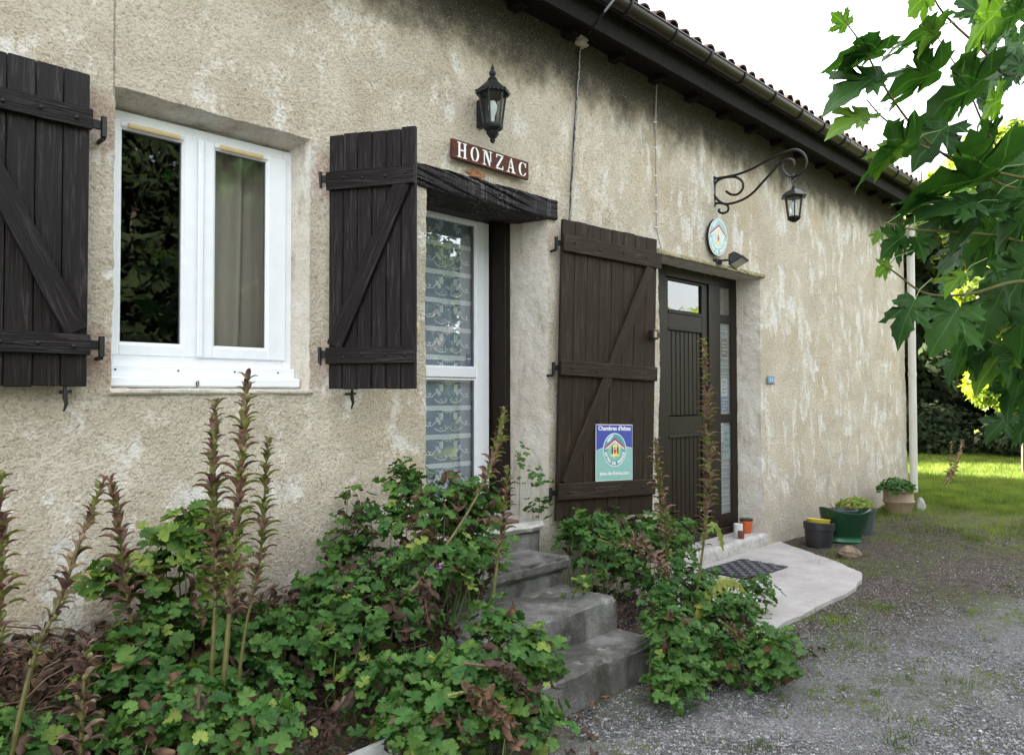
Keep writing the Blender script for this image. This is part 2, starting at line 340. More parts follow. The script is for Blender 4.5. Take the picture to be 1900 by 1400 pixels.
# ================================================================== GROUND
def sm(a, b, x):
    t_ = np.clip((np.asarray(x, float)-a)/(b-a), 0, 1); return t_*t_*(3-2*t_)
def bed(x, y):
    """height of the two planting mounds against the house"""
    left = .43*(1-sm(.15, 1.5, -y))*sm(-2.6, -1.6, x)*(1-sm(2.35, 2.75, x))
    right = .16*(1-sm(.4, 1.4, -y))*sm(3.3, 3.7, x)*(1-sm(3.9, 4.4, x))
    return left+right
def gz0(x, y): return .055 + .030*sm(3.7, 4.9, x) + .11*sm(8.0, 11.3, x) + .02*np.sin(np.asarray(x)*.7+1)*np.cos(np.asarray(y)*.6)*sm(1.0, 3.0, np.abs(np.asarray(y))+.8)
def gz(x, y): return gz0(x, y)+bed(x, y)
def zg(x, y): return float(gz(x, y))

def axis_pts(a, b, fine0, fine1, fs, cs):
    l = list(np.arange(fine0, fine1+1e-6, fs)); q = fine0; s = fs
    while q > a: s = min(cs, s*1.35); q -= s; l.insert(0, q)
    q = fine1; s = fs
    while q < b: s = min(cs, s*1.35); q += s; l.append(q)
    return np.array(l)
gx = axis_pts(-260, 300, -1.5, 12, .06, 25); gy = axis_pts(-250, 250, -5, 0.3, .06, 25)
XX, YY = np.meshgrid(gx, gy, indexing='ij')
ZZ = gz(XX, YY)
near = (np.abs(XX-5) < 9) & (np.abs(YY+2) < 5)
zz = ZZ.copy()
for i in range(XX.shape[0]):
    for j in range(XX.shape[1]):
        if near[i, j]: zz[i, j] += .010*noise.noise((XX[i, j]*3.1, YY[i, j]*3.1, 0)) + .006*noise.noise((XX[i, j]*11, YY[i, j]*11, 3))
n0, n1 = XX.shape; idx = np.arange(n0*n1).reshape(n0, n1)
gf = np.stack([idx[:-1, :-1], idx[1:, :-1], idx[1:, 1:], idx[:-1, 1:]], -1).reshape(-1, 4)
t = NT('ground_gravel_and_soil'); p = t.pos(); xyz = t.sep(p)
st = t.vor(p, 130, 'F1', 'Distance'); sc_ = t.vor(p, 130, 'F1', 'Color'); stv = t.sep(sc_)
n1_ = t.noise(p, 1.3, 7, .65); n2_ = t.noise(p, 14, 7, .7); n3_ = t.noise(p, 60, 5, .7)
grav = t.mix(stv[0], (.14, .135, .14), (.29, .285, .295)); grav = t.mix(t.ramp(st, [(.35, 0.), (.62, .7)]), grav, (.07, .065, .065)); grav = t.mix(t.ramp(n3_, [(.5, 0.), (.75, .5)]), grav, (.42, .42, .43))
soil = t.mix(t.ramp(n2_, [(.35, 0.), (.65, 1.)]), (.026, .020, .016), (.10, .075, .058)); soil = t.mix(t.ramp(n3_, [(.54, 0.), (.62, .85)]), soil, (.24, .23, .225))
moss = t.mix(n2_, (.04, .055, .014), (.10, .13, .03))
turf = t.mix(t.ramp(n3_, [(.35, 0.), (.65, 1.)]), (.055, .075, .018), (.16, .185, .04))
# gravel lies on the drive, away from the wall; darker soil between it and the lawn
gd = t.math('ADD', t.math('MULTIPLY', t.math('SUBTRACT', t.math('SUBTRACT', -1.05, t.math('MULTIPLY', t.math('MAXIMUM', t.math('SUBTRACT', xyz[0], 3.8), 0.), .42)), xyz[1]), 1.0), t.math('MULTIPLY', t.math('SUBTRACT', n1_, .5), 2.2))
gm = t.math('MULTIPLY', t.step(gd, -.12, .5), t.math('SUBTRACT', 1., t.step(t.math('ADD', t.math('ADD', xyz[0], t.math('MULTIPLY', xyz[1], .9)), t.math('MULTIPLY', n1_, 3.)), 7.3, 9.3)))
c = t.mix(gm, soil, grav)
c = t.mix(t.math('MULTIPLY', t.ramp(n1_, [(.47, 0.), (.58, .75)]), t.ramp(n2_, [(.42, 0.), (.58, 1.)])), c, moss)
lw = t.step(t.math('ADD', t.math('ADD', xyz[0], t.math('MULTIPLY', t.math('SUBTRACT', n1_, .5), 6.5)), t.math('MULTIPLY', t.math('SUBTRACT', n2_, .5), 2.6)), 8.5, 10.4)
c = t.mix(lw, c, turf)
far_ = t.step(t.math('ABSOLUTE', t.math('SUBTRACT', xyz[0], 4.)), 40, 60); c = t.mix(far_, c, (.06, .10, .02))
hh = t.math('ADD', t.math('MULTIPLY', t.math('SUBTRACT', 1., st), .8), t.math('ADD', n3_, t.math('MULTIPLY', n2_, 1.5)))
M['ground'] = t.fin(c, .95, t.bump(hh, .012, .9), spec=.15)
g = link('ground', fast_mesh('ground', np.stack([XX, YY, zz], -1).reshape(-1, 3), gf, M['ground'], True)); tag(g, 'gravel drive with bare soil and lawn around the house', kind='structure')

# ================================================================== HOUSE
X0, X1, YB = -5.0, 10.95, 8.0
house = thing('farmhouse', 'long low rendered farmhouse with brown shutters and a tiled roof', 'house', (3, 0, 0))
def rough(v, a=1.0):
    x, y, z = v
    n = noise.noise((x*1.3, y*1.3+5, z*1.3))*.016 + noise.noise((x*9, y*9, z*9))*.0045 + noise.noise((x*30, y*30+2, z*30))*.0022*a + noise.noise((x*64, y*64, z*64+7))*.0024*a
    if x > 6.6 and z < 1.0: n -= .05*max(0, 1-z)**2*min(1, (x-6.6)/.17)*max(0, 1-y/.27)
    m = noise.noise((x*14+3, y*14, z*14+9))*.006 + noise.noise((x*45+3, y*45, z*45+9))*.004*a
    return (x + m, y + n, z + m*.8)
# opening: x0, x1, z0, z1, depth, inner x1, inner z1
OPEN = [(1.095, 1.995, 1.532, 2.760, .17, 1.955, 2.715), (2.725, 3.765, .66, 2.70, .30, 3.70, 2.70), (5.055, 6.785, .18, 2.60, .27, 6.74, 2.60)]
def wall_axis(a, b, marks, steps):
    ms = sorted(set([a, b]+[m for m in marks if a < m < b])); out = [a]
    for p_, q_ in zip(ms[:-1], ms[1:]):
        s_ = steps((p_+q_)/2); k = max(1, int(round((q_-p_)/s_))); out += [p_+(q_-p_)*(i+1)/k for i in range(k)]
    return out
wx = wall_axis(X0, X1, [o[0] for o in OPEN]+[o[1] for o in OPEN]+[.4, 4., 7.], lambda x: .25 if x < .4 else .016 if x < 4 else .024 if x < 7 else .035)
wz = wall_axis(-.1, 4.15, [o[2] for o in OPEN]+[o[3] for o in OPEN], lambda z: .022)
nx, nz = len(wx), len(wz); vs = []
for x in wx:
    for z in wz:
        y = 0.0
        vs.append(rough((x, y, z)))
fs = []
def inside(x, z): return any(o[0] < x < o[1] and o[2] < z < o[3] for o in OPEN)
for i in range(nx-1):
    xm = (wx[i]+wx[i+1])/2
    for j in range(nz-1):
        if not inside(xm, (wz[j]+wz[j+1])/2): fs.append((i*nz+j, (i+1)*nz+j, (i+1)*nz+j+1, i*nz+j+1))
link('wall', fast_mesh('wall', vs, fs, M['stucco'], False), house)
for (a, b, z0, z1, dp, bi, zi) in OPEN:
    mb = MB()
    def strip(P, Q, PI, QI, k, m):        # grid from outer edge P-Q to inner edge PI-QI, sharing the displacement of the wall
        v = []; f = []
        for i in range(k+1):
            for j in range(m+1):
                o1 = lerp(Vector(P), Vector(Q), i/k); i1 = lerp(Vector(PI), Vector(QI), i/k); q = lerp(o1, i1, j/m); v.append(rough(q, .5 if j else 1.))
        for i in range(k):
            for j in range(m): f.append((i*(m+1)+j, (i+1)*(m+1)+j, (i+1)*(m+1)+j+1, i*(m+1)+j+1))
        mb.add(v, f)
    kz = sum(1 for z in wz if z0 <= z <= z1)-1; kx = sum(1 for x in wx if a <= x <= b)-1; m = max(4, int(dp/.02))
    strip((b, 0, z0), (b, 0, z1), (bi, dp, z0), (bi, dp, zi), kz, m); strip((a, 0, z0), (a, 0, z1), (a, dp, z0), (a, dp, zi), kz, m)
    strip((a, 0, z1), (b, 0, z1), (a, dp, zi), (bi, dp, zi), kx, m); strip((a, 0, z0), (b, 0, z0), (a, dp, z0), (bi, dp, z0), kx, m)
    mb.build('reveal', M['reveal'], house)
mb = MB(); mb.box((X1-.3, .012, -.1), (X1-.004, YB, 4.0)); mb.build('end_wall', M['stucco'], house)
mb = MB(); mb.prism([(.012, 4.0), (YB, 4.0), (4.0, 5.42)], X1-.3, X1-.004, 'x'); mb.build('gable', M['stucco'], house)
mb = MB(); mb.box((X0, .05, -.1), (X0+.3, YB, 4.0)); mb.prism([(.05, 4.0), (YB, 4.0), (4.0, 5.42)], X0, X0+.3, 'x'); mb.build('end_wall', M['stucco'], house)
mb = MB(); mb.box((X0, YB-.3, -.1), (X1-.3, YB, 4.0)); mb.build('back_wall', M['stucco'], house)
# inner faces: partition walls make each room dark
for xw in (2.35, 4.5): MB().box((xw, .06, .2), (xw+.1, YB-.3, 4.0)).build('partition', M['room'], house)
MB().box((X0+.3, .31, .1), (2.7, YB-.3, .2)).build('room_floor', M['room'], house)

# roof: deck, soffit boards, rafters, fascia, tiles
EY, EZ = -.33, 4.075; SL = (5.48-EZ)/(4.0-EY); RY = 4.0
def roof_z(y): return EZ+(y-EY)*SL if y < RY else EZ+(RY-EY)*SL-(y-RY)*SL
mb = MB(); RX0, RX1 = X0-.2, 11.12
for (ya, yb) in ((EY, RY), (RY, YB+.35)):
    za, zb = roof_z(ya), roof_z(yb)
    v = [(x, y, z+d) for x in (RX0, RX1) for (y, z) in ((ya, za), (yb, zb)) for d in (-.05, 0)]
    mb.add(v, [(0, 1, 3, 2), (4, 6, 7, 5), (0, 4, 5, 1), (2, 3, 7, 6), (1, 5, 7, 3), (0, 2, 6, 4)])
mb.build('roof', M['eave_wood'], house)
MB().box((RX0, -.255, 3.90), (RX1, -.225, 4.055)).build('fascia_board', M['eave_wood'], house)
MB().box((RX0, -.224, 3.955), (RX1, .03, 3.975)).build('soffit', M['eave_wood'], house)
for i in range(27):
    x = -2.3+i*.52
    MB().box((x-.04, -.11, 3.91), (x+.04, .04, 3.954), None, .006).build('rafter', M['eave_wood'], house)
# gutter: half round with a rolled lip
GR, GY, GZ = .066, -.335, 4.105
prof = []
for k in range(13):
    an = math.pi + math.pi*k/12; prof.append((GY+GR*math.cos(an), GZ+GR*math.sin(an)))
inner = [(GY+(GR-.004)*math.cos(math.pi+math.pi*k/12), GZ+(GR-.004)*math.sin(math.pi+math.pi*k/12)) for k in range(12, -1, -1)]
mb = MB(); mb.prism(prof+inner, RX0, 11.08, 'x'); mb.tube([(RX0, GY-GR, GZ+.004), (11.08, GY-GR, GZ+.004)], .008, 8)
mb.prism([(a_, b_) for a_, b_ in prof], 11.07, 11.082, 'x')
gut = mb.build('gutter', M['gutter'], house, True)
for x in (3.02, 4.9): pass
bm = MB(); pts = [(0, GY+.07, GZ+.03)]+[(0, GY+(GR+.006)*math.cos(math.pi*2-math.pi*k/10), GZ+(GR+.006)*math.sin(math.pi*2-math.pi*k/10)) for k in range(11)]+[(0, GY-GR+.006, GZ+.016)]
for p_, q_ in zip(pts[:-1], pts[1:]):
    d_ = Vector(q_)-Vector(p_)
bm.tube(pts, .0085, 6); brm = bm.mesh('gutter_bracket', M['iron'], True)
for i in range(26): link('gutter_bracket', brm, gut, Matrix.Translation((-2.2+i*.53+rnd.uniform(-.03, .03), 0, 0)))
link('gutter_joint', (lambda b: b.prism([(GY+(GR+.004)*math.cos(math.pi+math.pi*k/12), GZ+(GR+.004)*math.sin(math.pi+math.pi*k/12)) for k in range(13)]+[(a_, b_) for a_, b_ in prof[::-1]], 8.0, 8.09, 'x').mesh('gutter_joint', M['gutter']))(MB()), gut)
# canal tiles
TS = .172; TL = .46
def tile_mesh():
    v = []; f = []; n = 8
    for (r, y, zo) in ((.074, 0, .022), (.058, TL, 0.)):
        for rr in (r, r-.013):
            for k in range(n+1):
                an = math.pi*k/n; v.append((rr*math.cos(an), y, zo+rr*.95*math.sin(an)))
    q = n+1
    for k in range(n): f += [(k, k+1, 2*q+k+1, 2*q+k), (q+k+1, q+k, 3*q+k, 3*q+k+1), (k+1, k, q+k, q+k+1)]
    f += [(0, 2*q, 3*q, q), (n, q+n, 3*q+n, 2*q+n)]
    b = MB(); b.add(v, f); return b.mesh('roof_tile', M['tile'], True)
tm = tile_mesh(); ta = math.atan(SL); cnt = 0
for r_ in range(3):
    for i in range(94):
        x = RX1-.06-i*TS
        if x < RX0+.05: continue
        y = EY-.035+r_*.38
        link('roof_tile', tm, house, Matrix.Translation((x+rnd.uniform(-.008, .008), y+rnd.uniform(-.012, .012), EZ+(y-EY)*SL+.022+rnd.uniform(-.004, .004))) @ Matrix.Rotation(ta+rnd.uniform(-.02, .02), 4, 'X') @ Matrix.Rotation(rnd.uniform(-.03, .03), 4, 'Y')); cnt += 1
mb = MB()          # the channel tiles between, and the rows further up that only show from above
for i in range(94):
    x = RX1-.06-(i+.5)*TS
    if x < RX0+.1: continue
    v = []; f = []
    for (y, z) in ((EY-.02, EZ-.02*SL+.012), (RY, EZ+(RY-EY)*SL+.012)):
        for k in range(7):
            an = math.pi+math.pi*k/6; v.append((x+.066*math.cos(an), y, z+.045+.045*math.sin(an)))
    for k in range(6): f.append((k, k+1, 8+k, 7+k))
    mb.add(v, f)
    v = []; f = []
    for (y, z) in ((EY+1.05, EZ+1.05*SL+.03), (RY, EZ+(RY-EY)*SL+.03)):
        for k in range(7):
            an = math.pi*k/6; v.append((x+TS/2+.07*math.cos(an), y, z+.065*math.sin(an)))
    for k in range(6): f.append((k, k+1, 8+k, 7+k))
    mb.add(v, f)
tag(mb.build('tile_rows', M['tile'], house), kind='stuff')
MB().tube([(RX0, RY, roof_z(RY)+.05), (RX1, RY, roof_z(RY)+.05)], .1, 8).build('ridge_cap', M['tile'], house, True)
# downpipe with its swan neck
dp = MB(); dp.tube([(10.98, GY, GZ-GR+.01), (10.98, GY, GZ-GR-.07), (10.98, GY+.05, GZ-GR-.14), (10.97, -.12, 3.80), (10.965, -.09, 3.72), (10.96, -.085, 3.6), (10.96, -.085, .22)], .047, 14)
dpo = dp.build('downpipe', M['downpipe'], house, True)
for z in (3.62, 1.75): MB().tube([(10.96, -.085, z), (10.96, -.085, z+.05)], .052, 14).build('pipe_collar', M['downpipe'], dpo, True)

# timber lintel over the glazed door (hewn oak, split and uneven)
def hewn(a, b, nx_, ny_, nz_, amp, fx=2.2, fz=16, mat=None, name='lintel', parent=None, round_=.3):
    a = Vector(a); b = Vector(b); mb = MB(); L = b-a; v = []; f = []; ring = 2*(ny_+nz_)
    for i in range(nx_+1):
        u = i/nx_; x = a.x+L.x*u
        per = [(k/ny_, 0) for k in range(ny_)]+[(1, k/nz_) for k in range(nz_)]+[(1-k/ny_, 1) for k in range(ny_)]+[(0, 1-k/nz_) for k in range(nz_)]
        for (s_, t_) in per:
            y = a.y+L.y*s_; z = a.z+L.z*t_
            e = (abs(s_-.5)*2)**6*(abs(t_-.5)*2)**6
            cy, cz = a.y+L.y/2, a.z+L.z/2
            y = lerp(y, cy, e*round_*.3); z = lerp(z, cz, e*round_*.3)
            d_ = noise.noise((x*fx, y*fz, z*fz))*amp + noise.noise((x*fx*3, y*fz*2.7, z*fz*2.7))*amp*.6
            gr = max(0, noise.noise((x*2.2+8, y*2, z*60+x*9))-.05)*amp*4.5
            dy = (-1 if s_ < .5 else 1)*(d_-gr); dz = d_*.45+noise.noise((x*3.1, 5, 1 if t_ > .5 else 9))*amp*.7
            v.append((x, y+dy, z+dz))
    for i in range(nx_):
        for k in range(ring): f.append((i*ring+k, (i+1)*ring+k, (i+1)*ring+(k+1) % ring, i*ring+(k+1) % ring))
    f += [tuple(range(ring)), tuple(nx_*ring+k for k in range(ring-1, -1, -1))]
    mb.add(v, f); return mb.build(name, mat, parent, False)
hewn((2.60, -.026, 2.655), (3.83, .29, 2.795), 160, 10, 26, .0075, fx=2.6, fz=26, mat=M['timber'], parent=house, round_=.2)
tl = [(2.60+.04*k, -.012+.004*math.sin(k*3), 2.80+rnd.uniform(-.008, .012)) for k in range(32)]
# rotted hollow above the lintel shows orange wood
MB().add([rough((3.10+.075*math.cos(a_)*(1+.2*math.sin(a_*3)), -.012, 2.815+.022*math.sin(a_)*(1+.3*math.sin(a_*5)))) for a_ in [k*math.pi/7 for k in range(14)]], [tuple(range(14))]).build('rotten_wood', m_plain('rotten_wood', (.28, .12, .05), .9, var=.5, scale=60, bump=1), house)
# concrete drip edge over the right hand door and the ledge below the window
hewn((5.03, -.035, 2.598), (6.82, .02, 2.635), 60, 4, 4, .006, fx=9, fz=20, mat=m_plain('drip_edge', (.34, .30, .19), .9, var=.45, scale=30, bump=1), name='drip_edge', parent=house)
hewn((1.085, -.014, 1.507), (2.01, .125, 1.534), 40, 5, 3, .0025, fx=9, fz=20, mat=M['reveal'], name='window_ledge', parent=house)

# ---- white window
def X_(px, y): return W(px, 700, y).x
def Z_(px, py, y): return W(px, py, y).z
yw = .125
win = MB()
wl, wr, wt, wb = 1.093, 1.968, 2.712, 1.62
xa, xb = X_(219, yw), X_(338, yw); xc, xd = X_(394, yw), X_(494, yw)
zt = 2.632; zb = 1.735
def ring(mb, x0, x1, z0, z1, w, y0, y1, wt_=None, wb_=None, ch=.004):
    wt_ = w if wt_ is None else wt_; wb_ = w if wb_ is None else wb_
    mb.box((x0, y0, z0), (x0+w, y1, z1), None, ch); mb.box((x1-w, y0, z0), (x1, y1, z1), None, ch)
    mb.box((x0+w-.001, y0+.0005, z1-wt_), (x1-w+.001, y1, z1), None, ch); mb.box((x0+w-.001, y0+.0005, z0), (x1-w+.001, y1, z0+wb_), None, ch)
ring(win, wl, wr, 1.632, wt, .045, yw, yw+.06, .05, .05)
wo = win.build('window', M['pvc'], house)
mid = (xb+xc)/2+.002
for (x0, x1, g0, g1, yy, lab) in ((wl+.03, mid, xa, xb, yw-.004, 'left'), (mid+.002, wr-.035, xc, xd, yw-.010, 'right')):
    s_ = MB(); z0, z1 = 1.672, 2.672
    s_.box((x0, yy, z0), (g0, yy+.05, z1), None, .005); s_.box((g1, yy, z0), (x1, yy+.05, z1), None, .005)
    s_.box((g0-.001, yy+.0006, zt+.012), (g1+.001, yy+.05, z1), None, .005); s_.box((g0-.001, yy+.0006, z0), (g1+.001, yy+.05, zb-.012), None, .005)
    so_ = s_.build('sash', M['pvc'], wo)
    s_ = MB(); ring(s_, g0-.004, g1+.004, zb-.016, zt+.016, .011, yy+.008, yy+.03, .012, .012, .003); s_.build('glazing_bead', M['pvc'], wo)
    s_ = MB(); ring(s_, g0+.005, g1-.005, zb-.006, zt+.006, .005, yy+.018, yy+.03, ch=0); s_.build('seal', M['pvc_trim'], wo)
    MB().box((g0+.001, yy+.022, zb-.008), (g1-.001, yy+.028, zt+.008)).build('pane', M['glass'], wo)
MB().box((mid-.012, yw-.022, 1.675), (mid+.014, yw-.009, 2.668), None, .006).build('meeting_bar', M['pvc'], wo)
s_ = MB(); s_.box((wl, yw-.030, 1.583), (wr+.004, yw+.06, 1.633), None, .004); s_.box((wl-.004, yw-.075, 1.538), (wr+.01, yw+.05, 1.584), None, .008); sl_ = s_.build('sill', M['pvc'], wo)
for fx in (1.14, 1.40, 1.66, 1.88): MB().lathe([(.0045, 0), (.0045, .002)], (0, 0, 0), 8, Matrix.Translation((fx, yw-.030, 1.612)) @ Matrix.Rotation(R(90), 4, 'X')).build('drain_hole', M['black_plastic'], wo)
MB().tube([(1.465, yw-.079, 1.545+.016*math.cos(q)) if False else (1.465+.006*math.sin(q), yw-.079, 1.556+.012*math.cos(q)) for q in [k*.7 for k in range(9)]]+[(1.462, yw-.079, 1.535)], .002, 5).build('wire_hook', M['iron'], wo)
for (pa, pb) in (((234, 227), (332, 252)), ((406, 268), (487, 290))):
    x0, x1 = X_(pa[0], yw-.02), X_(pb[0], yw-.02); v_ = MB().box((x0, yw-.022, 2.640), (x1, yw-.008, 2.661), None, .003); v_.box((x0+.01, yw-.024, 2.647), (x1-.01, yw-.0215, 2.654)); v_.build('trickle_vent', M['vent'], wo)
# curtain behind the right hand pane
mc = NT('curtain_cloth'); M['curtain'] = mc.fin(mc.mix(mc.noise(mc.mapping(mc.pos(), (60, 60, 2)), 2, 3), (.46, .41, .36), (.56, .50, .44)), .9)
cv = []; cf = []; nxx = 110
for i in range(nxx+1):
    x = 1.52+.52*i/nxx
    for j in range(13):
        z = 1.0+2.0*j/12; yy = .30+.022*math.sin(x*46+.4*math.sin(z*2))+.012*math.sin(x*91+1+z*.4)
        cv.append((x+.015*math.sin(z*1.7+x*9), yy, z))
for i in range(nxx):
    for j in range(12): cf.append((i*13+j, (i+1)*13+j, (i+1)*13+j+1, i*13+j+1))
cu = link('curtain', fast_mesh('curtain', cv, cf, M['curtain'], True)); tag(cu, 'beige pleated curtain hanging behind the right pane of the white window', 'curtain')
MB().tube([(1.1, .30, 3.01), (2.06, .30, 3.01)], .012, 8).build('curtain_rail', M['iron'], cu)

# ---- glazed white door
yd = .42
gd_ = MB(); L_, R_ = 2.66, 3.632
ring(gd_, L_, R_, .742, 2.722, .055, yd+.002, yd+.07, .055, .03)
do = gd_.build('glazed_door', M['pvc'], house)
gl, gr2 = 2.83, 3.487
s_ = MB(); z0, z1 = .775, 2.668
s_.box((L_+.056, yd-.012, z0), (gl, yd+.04, z1), None, .005); s_.box((gr2+.014, yd-.012, z0), (R_-.052, yd+.04, z1), None, .005)
for (a_, b_) in ((2.640, z1), (1.618, 1.686), (z0, .838)): s_.box((gl-.001, yd-.0114, a_), (gr2+.015, yd+.04, b_), None, .005)
s_.build('door_leaf', M['pvc'], do)
for (a_, b_) in ((1.682, 2.644), (.834, 1.612)):
    s_ = MB(); ring(s_, gl-.004, gr2+.016, a_-.002, b_+.002, .013, yd-.004, yd+.02, ch=.003); s_.build('glazing_bead', M['pvc'], do)
    s_ = MB(); s_.box((gr2-.006, yd+.004, a_+.008), (gr2+.004, yd+.02, b_-.008)); s_.build('seal', M['pvc_trim'], do)
    MB().box((gl, yd+.008, a_+.004), (gr2+.012, yd+.014, b_-.004)).build('pane', M['glass_door'], do)
MB().box((3.648, .285, .735), (3.70, .50, 2.70), None, .004).build('door_lining', M['door_wood'], house)
MB().box((2.60, .285, 2.668), (3.75, .50, 2.73), None, .004).build('door_lining', M['door_wood'], house)
mb = MB(); mb.box((2.60, .49, .3), (2.665, .55, 2.9)); mb.box((3.63, .495, .3), (3.95, .55, 2.9)); mb.box((2.6, .497, 2.72), (3.95, .55, 3.0)); mb.box((2.58, .27, .6), (2.655, .60, 2.9)); mb.build('inner_lining', M['door_wood'], house)
mb = MB(); mb.box((2.6, .28, .60), (3.74, .52, .735), None, .006); mb.build('door_sill', m_plain('grey_sill', (.30, .32, .36), .5), house)
MB().box((2.75, -.06, .722), (3.42, .24, .738), None, .004).build('doormat', m_plain('brown_mat', (.16, .08, .05), .95, var=.4, scale=90, bump=1)); tag(COL.objects['doormat'], 'worn brown doormat on the threshold of the glazed white door', 'doormat')

# lace net: a thin grey cloth with raised woven motifs, repeated in rows
t = NT('net_cloth'); tr = t.n.new('ShaderNodeBsdfTransparent'); ms = t.n.new('ShaderNodeMixShader'); ms.inputs[0].default_value = .90
t.fin((.24, .30, .38), .9); t.t.links.new(tr.outputs[0], ms.inputs[1]); t.t.links.new(t.b.outputs[0], ms.inputs[2]); t.t.links.new(ms.outputs[0], t.out.inputs[0]); M['net'] = t.m
M['lace'] = m_plain('lace_thread', (.85, .88, .90), .9, var=.05)
t = NT('lace_band'); tr = t.n.new('ShaderNodeBsdfTransparent'); ms = t.n.new('ShaderNodeMixShader'); ms.inputs[0].default_value = .8; t.fin((.62, .69, .77), .9)
t.t.links.new(tr.outputs[0], ms.inputs[1]); t.t.links.new(t.b.outputs[0], ms.inputs[2]); t.t.links.new(ms.outputs[0], t.out.inputs[0]); M['band'] = t.m
lace = thing('lace_curtain', 'white lace curtain with rows of butterflies behind the glazed white door', 'curtain', (3.1, .46, .8))
yl = .462
MB().box((2.80, yl+.004, .78), (3.50, yl+.006, 2.66)).build('net', M['net'], lace)
def ribbon(mb, pts, w, y):
    P = [Vector((p[0], 0, p[1])) for p in pts]; v = []; n = len(P)
    for i, q in enumerate(P):
        t_ = (P[min(i+1, n-1)]-P[max(0, i-1)]).normalized(); nn = Vector((-t_.z, 0, t_.x))*w/2
        v += [(q.x+nn.x, y, q.z+nn.z), (q.x-nn.x, y, q.z-nn.z)]
    mb.add(v, [(2*i, 2*i+1, 2*i+3, 2*i+2) for i in range(n-1)])
def lace_row(z, h):
    mb = MB(); bm_ = MB()
    bw = h*.135
    for xc_ in (2.98, 3.30, 3.62, 2.66):
        for s_ in (-1, 1):
            X = lambda u: xc_+s_*u
            def add(pts, w=.0045):
                pp = [(X(a_), z+b_*h) for a_, b_ in pts]
                pp = [q for q in pp if 2.80 < q[0] < 3.498]
                if len(pp) > 1: ribbon(mb, pp, w, yl)
            add([(.0, .80), (.012, .84), (.028, .82), (.022, .76), (.008, .775)])
            add([(.03, .84), (.05, .80), (.052, .70), (.045, .62)])
            # wings
            for (cx_, cz_, rx_, rz_, an_) in ((.062, .62, .013, .12, .25), (.094, .52, .011, .095, .9), (.078, .42, .010, .06, .35)):
                e = []
                for k in range(11):
                    a_ = 2*math.pi*k/10; ex, ez = rx_*math.cos(a_), rz_*h*math.sin(a_); e.append((cx_+ex*math.cos(an_)+ez*math.sin(an_), cz_+(-ex*math.sin(an_)+ez*math.cos(an_))/h))
                add(e, .0035)
                pp = [(X(a_), yl+.001, z+b_*h) for a_, b_ in e[:-1]]
                if all(2.80 < q[0] < 3.498 for q in pp): bm_.add(pp, [tuple(range(10))])
            add([(.10, .47), (.118, .42), (.135, .33), (.152, .30), (.162, .36), (.154, .44), (.146, .40)])
            add([(.076, .70), (.088, .76), (.10, .74)], .003)
            add([(0, .26), (.018, .20), (.03, .24), (.022, .29)]); add([(0, .26), (.03, .13), (.07, .10), (.105, .17), (.12, .24)])
            add([(.05, .14), (.055, .22), (.07, .22), (.075, .14)], .003)
    for zz_ in (z+h*.985, z+h*.985-bw): ribbon(mb, [(2.80, zz_), (3.498, zz_)], .004, yl)
    x = 2.81
    while x < 3.47:
        a_, b_ = z+h*.985-bw*.85, z+h*.985-bw*.15
        if x+.03 < 3.498: ribbon(mb, [(x, a_), (x+.028, b_)], .005, yl); ribbon(mb, [(x, b_), (x+.028, a_)], .005, yl)
        ribbon(mb, [(x+.034, a_), (x+.034, b_)], .004, yl); x += .041
    bm_.add([(2.80, yl+.0015, z+h*.985-bw), (3.498, yl+.0015, z+h*.985-bw), (3.498, yl+.0015, z+h*.985), (2.80, yl+.0015, z+h*.985)], [(0, 1, 2, 3)])
    mb.build('lace_motif', M['lace'], lace); bm_.build('woven_band', M['band'], lace)
for k in range(6): lace_row(2.50-.1845*(k+.0), .1845)
for k in range(4): lace_row(1.435-.1845*k, .1845)
lace_row(2.50-.1845*6+.0, .1845) if False else None
cdm = MB().box((3.435, yd+.0155, 1.69), (3.482, yd+.018, 1.775)); cdo = cdm.build('sticker', m_plain('blue_card', (.02, .045, .16), .4)); tag(cdo, 'small dark blue sticker in the lower corner of the glazed door', 'sticker')
MB().box((3.440, yd+.0145, 1.742), (3.472, yd+.0153, 1.747)).build('printed_line', M['letter'], cdo)

# ---- brown wooden door on the right
y2 = .225
def xz(px, py): q = W(px, py, y2); return q.x, q.z
xL = 5.20; xj = X_(1237, y2); xm0 = X_(1316, y2); xm1 = X_(1337, y2); xs0 = X_(1340, y2); xs1 = X_(1357, y2); xR = 6.748
wd = MB(); ZT, ZB = 2.56, .285
wd.box((5.05, y2, ZB), (xj, y2+.08, 2.62), None, .006); wd.box((xj-.001, y2+.001, ZT-.055), (xR, y2+.08, 2.62), None, .006)
wd.box((xm0, y2-.002, ZB), (xm1, y2+.08, ZT-.05), None, .004); wd.box((xs1, y2+.0012, ZB), (xR+.02, y2+.08, ZT-.05), None, .006)
wd.box((5.05, y2-.03, .20), (xR+.02, y2+.08, ZB-.002), None, .006); wdo = wd.build('wooden_door', M['door_wood'], house)
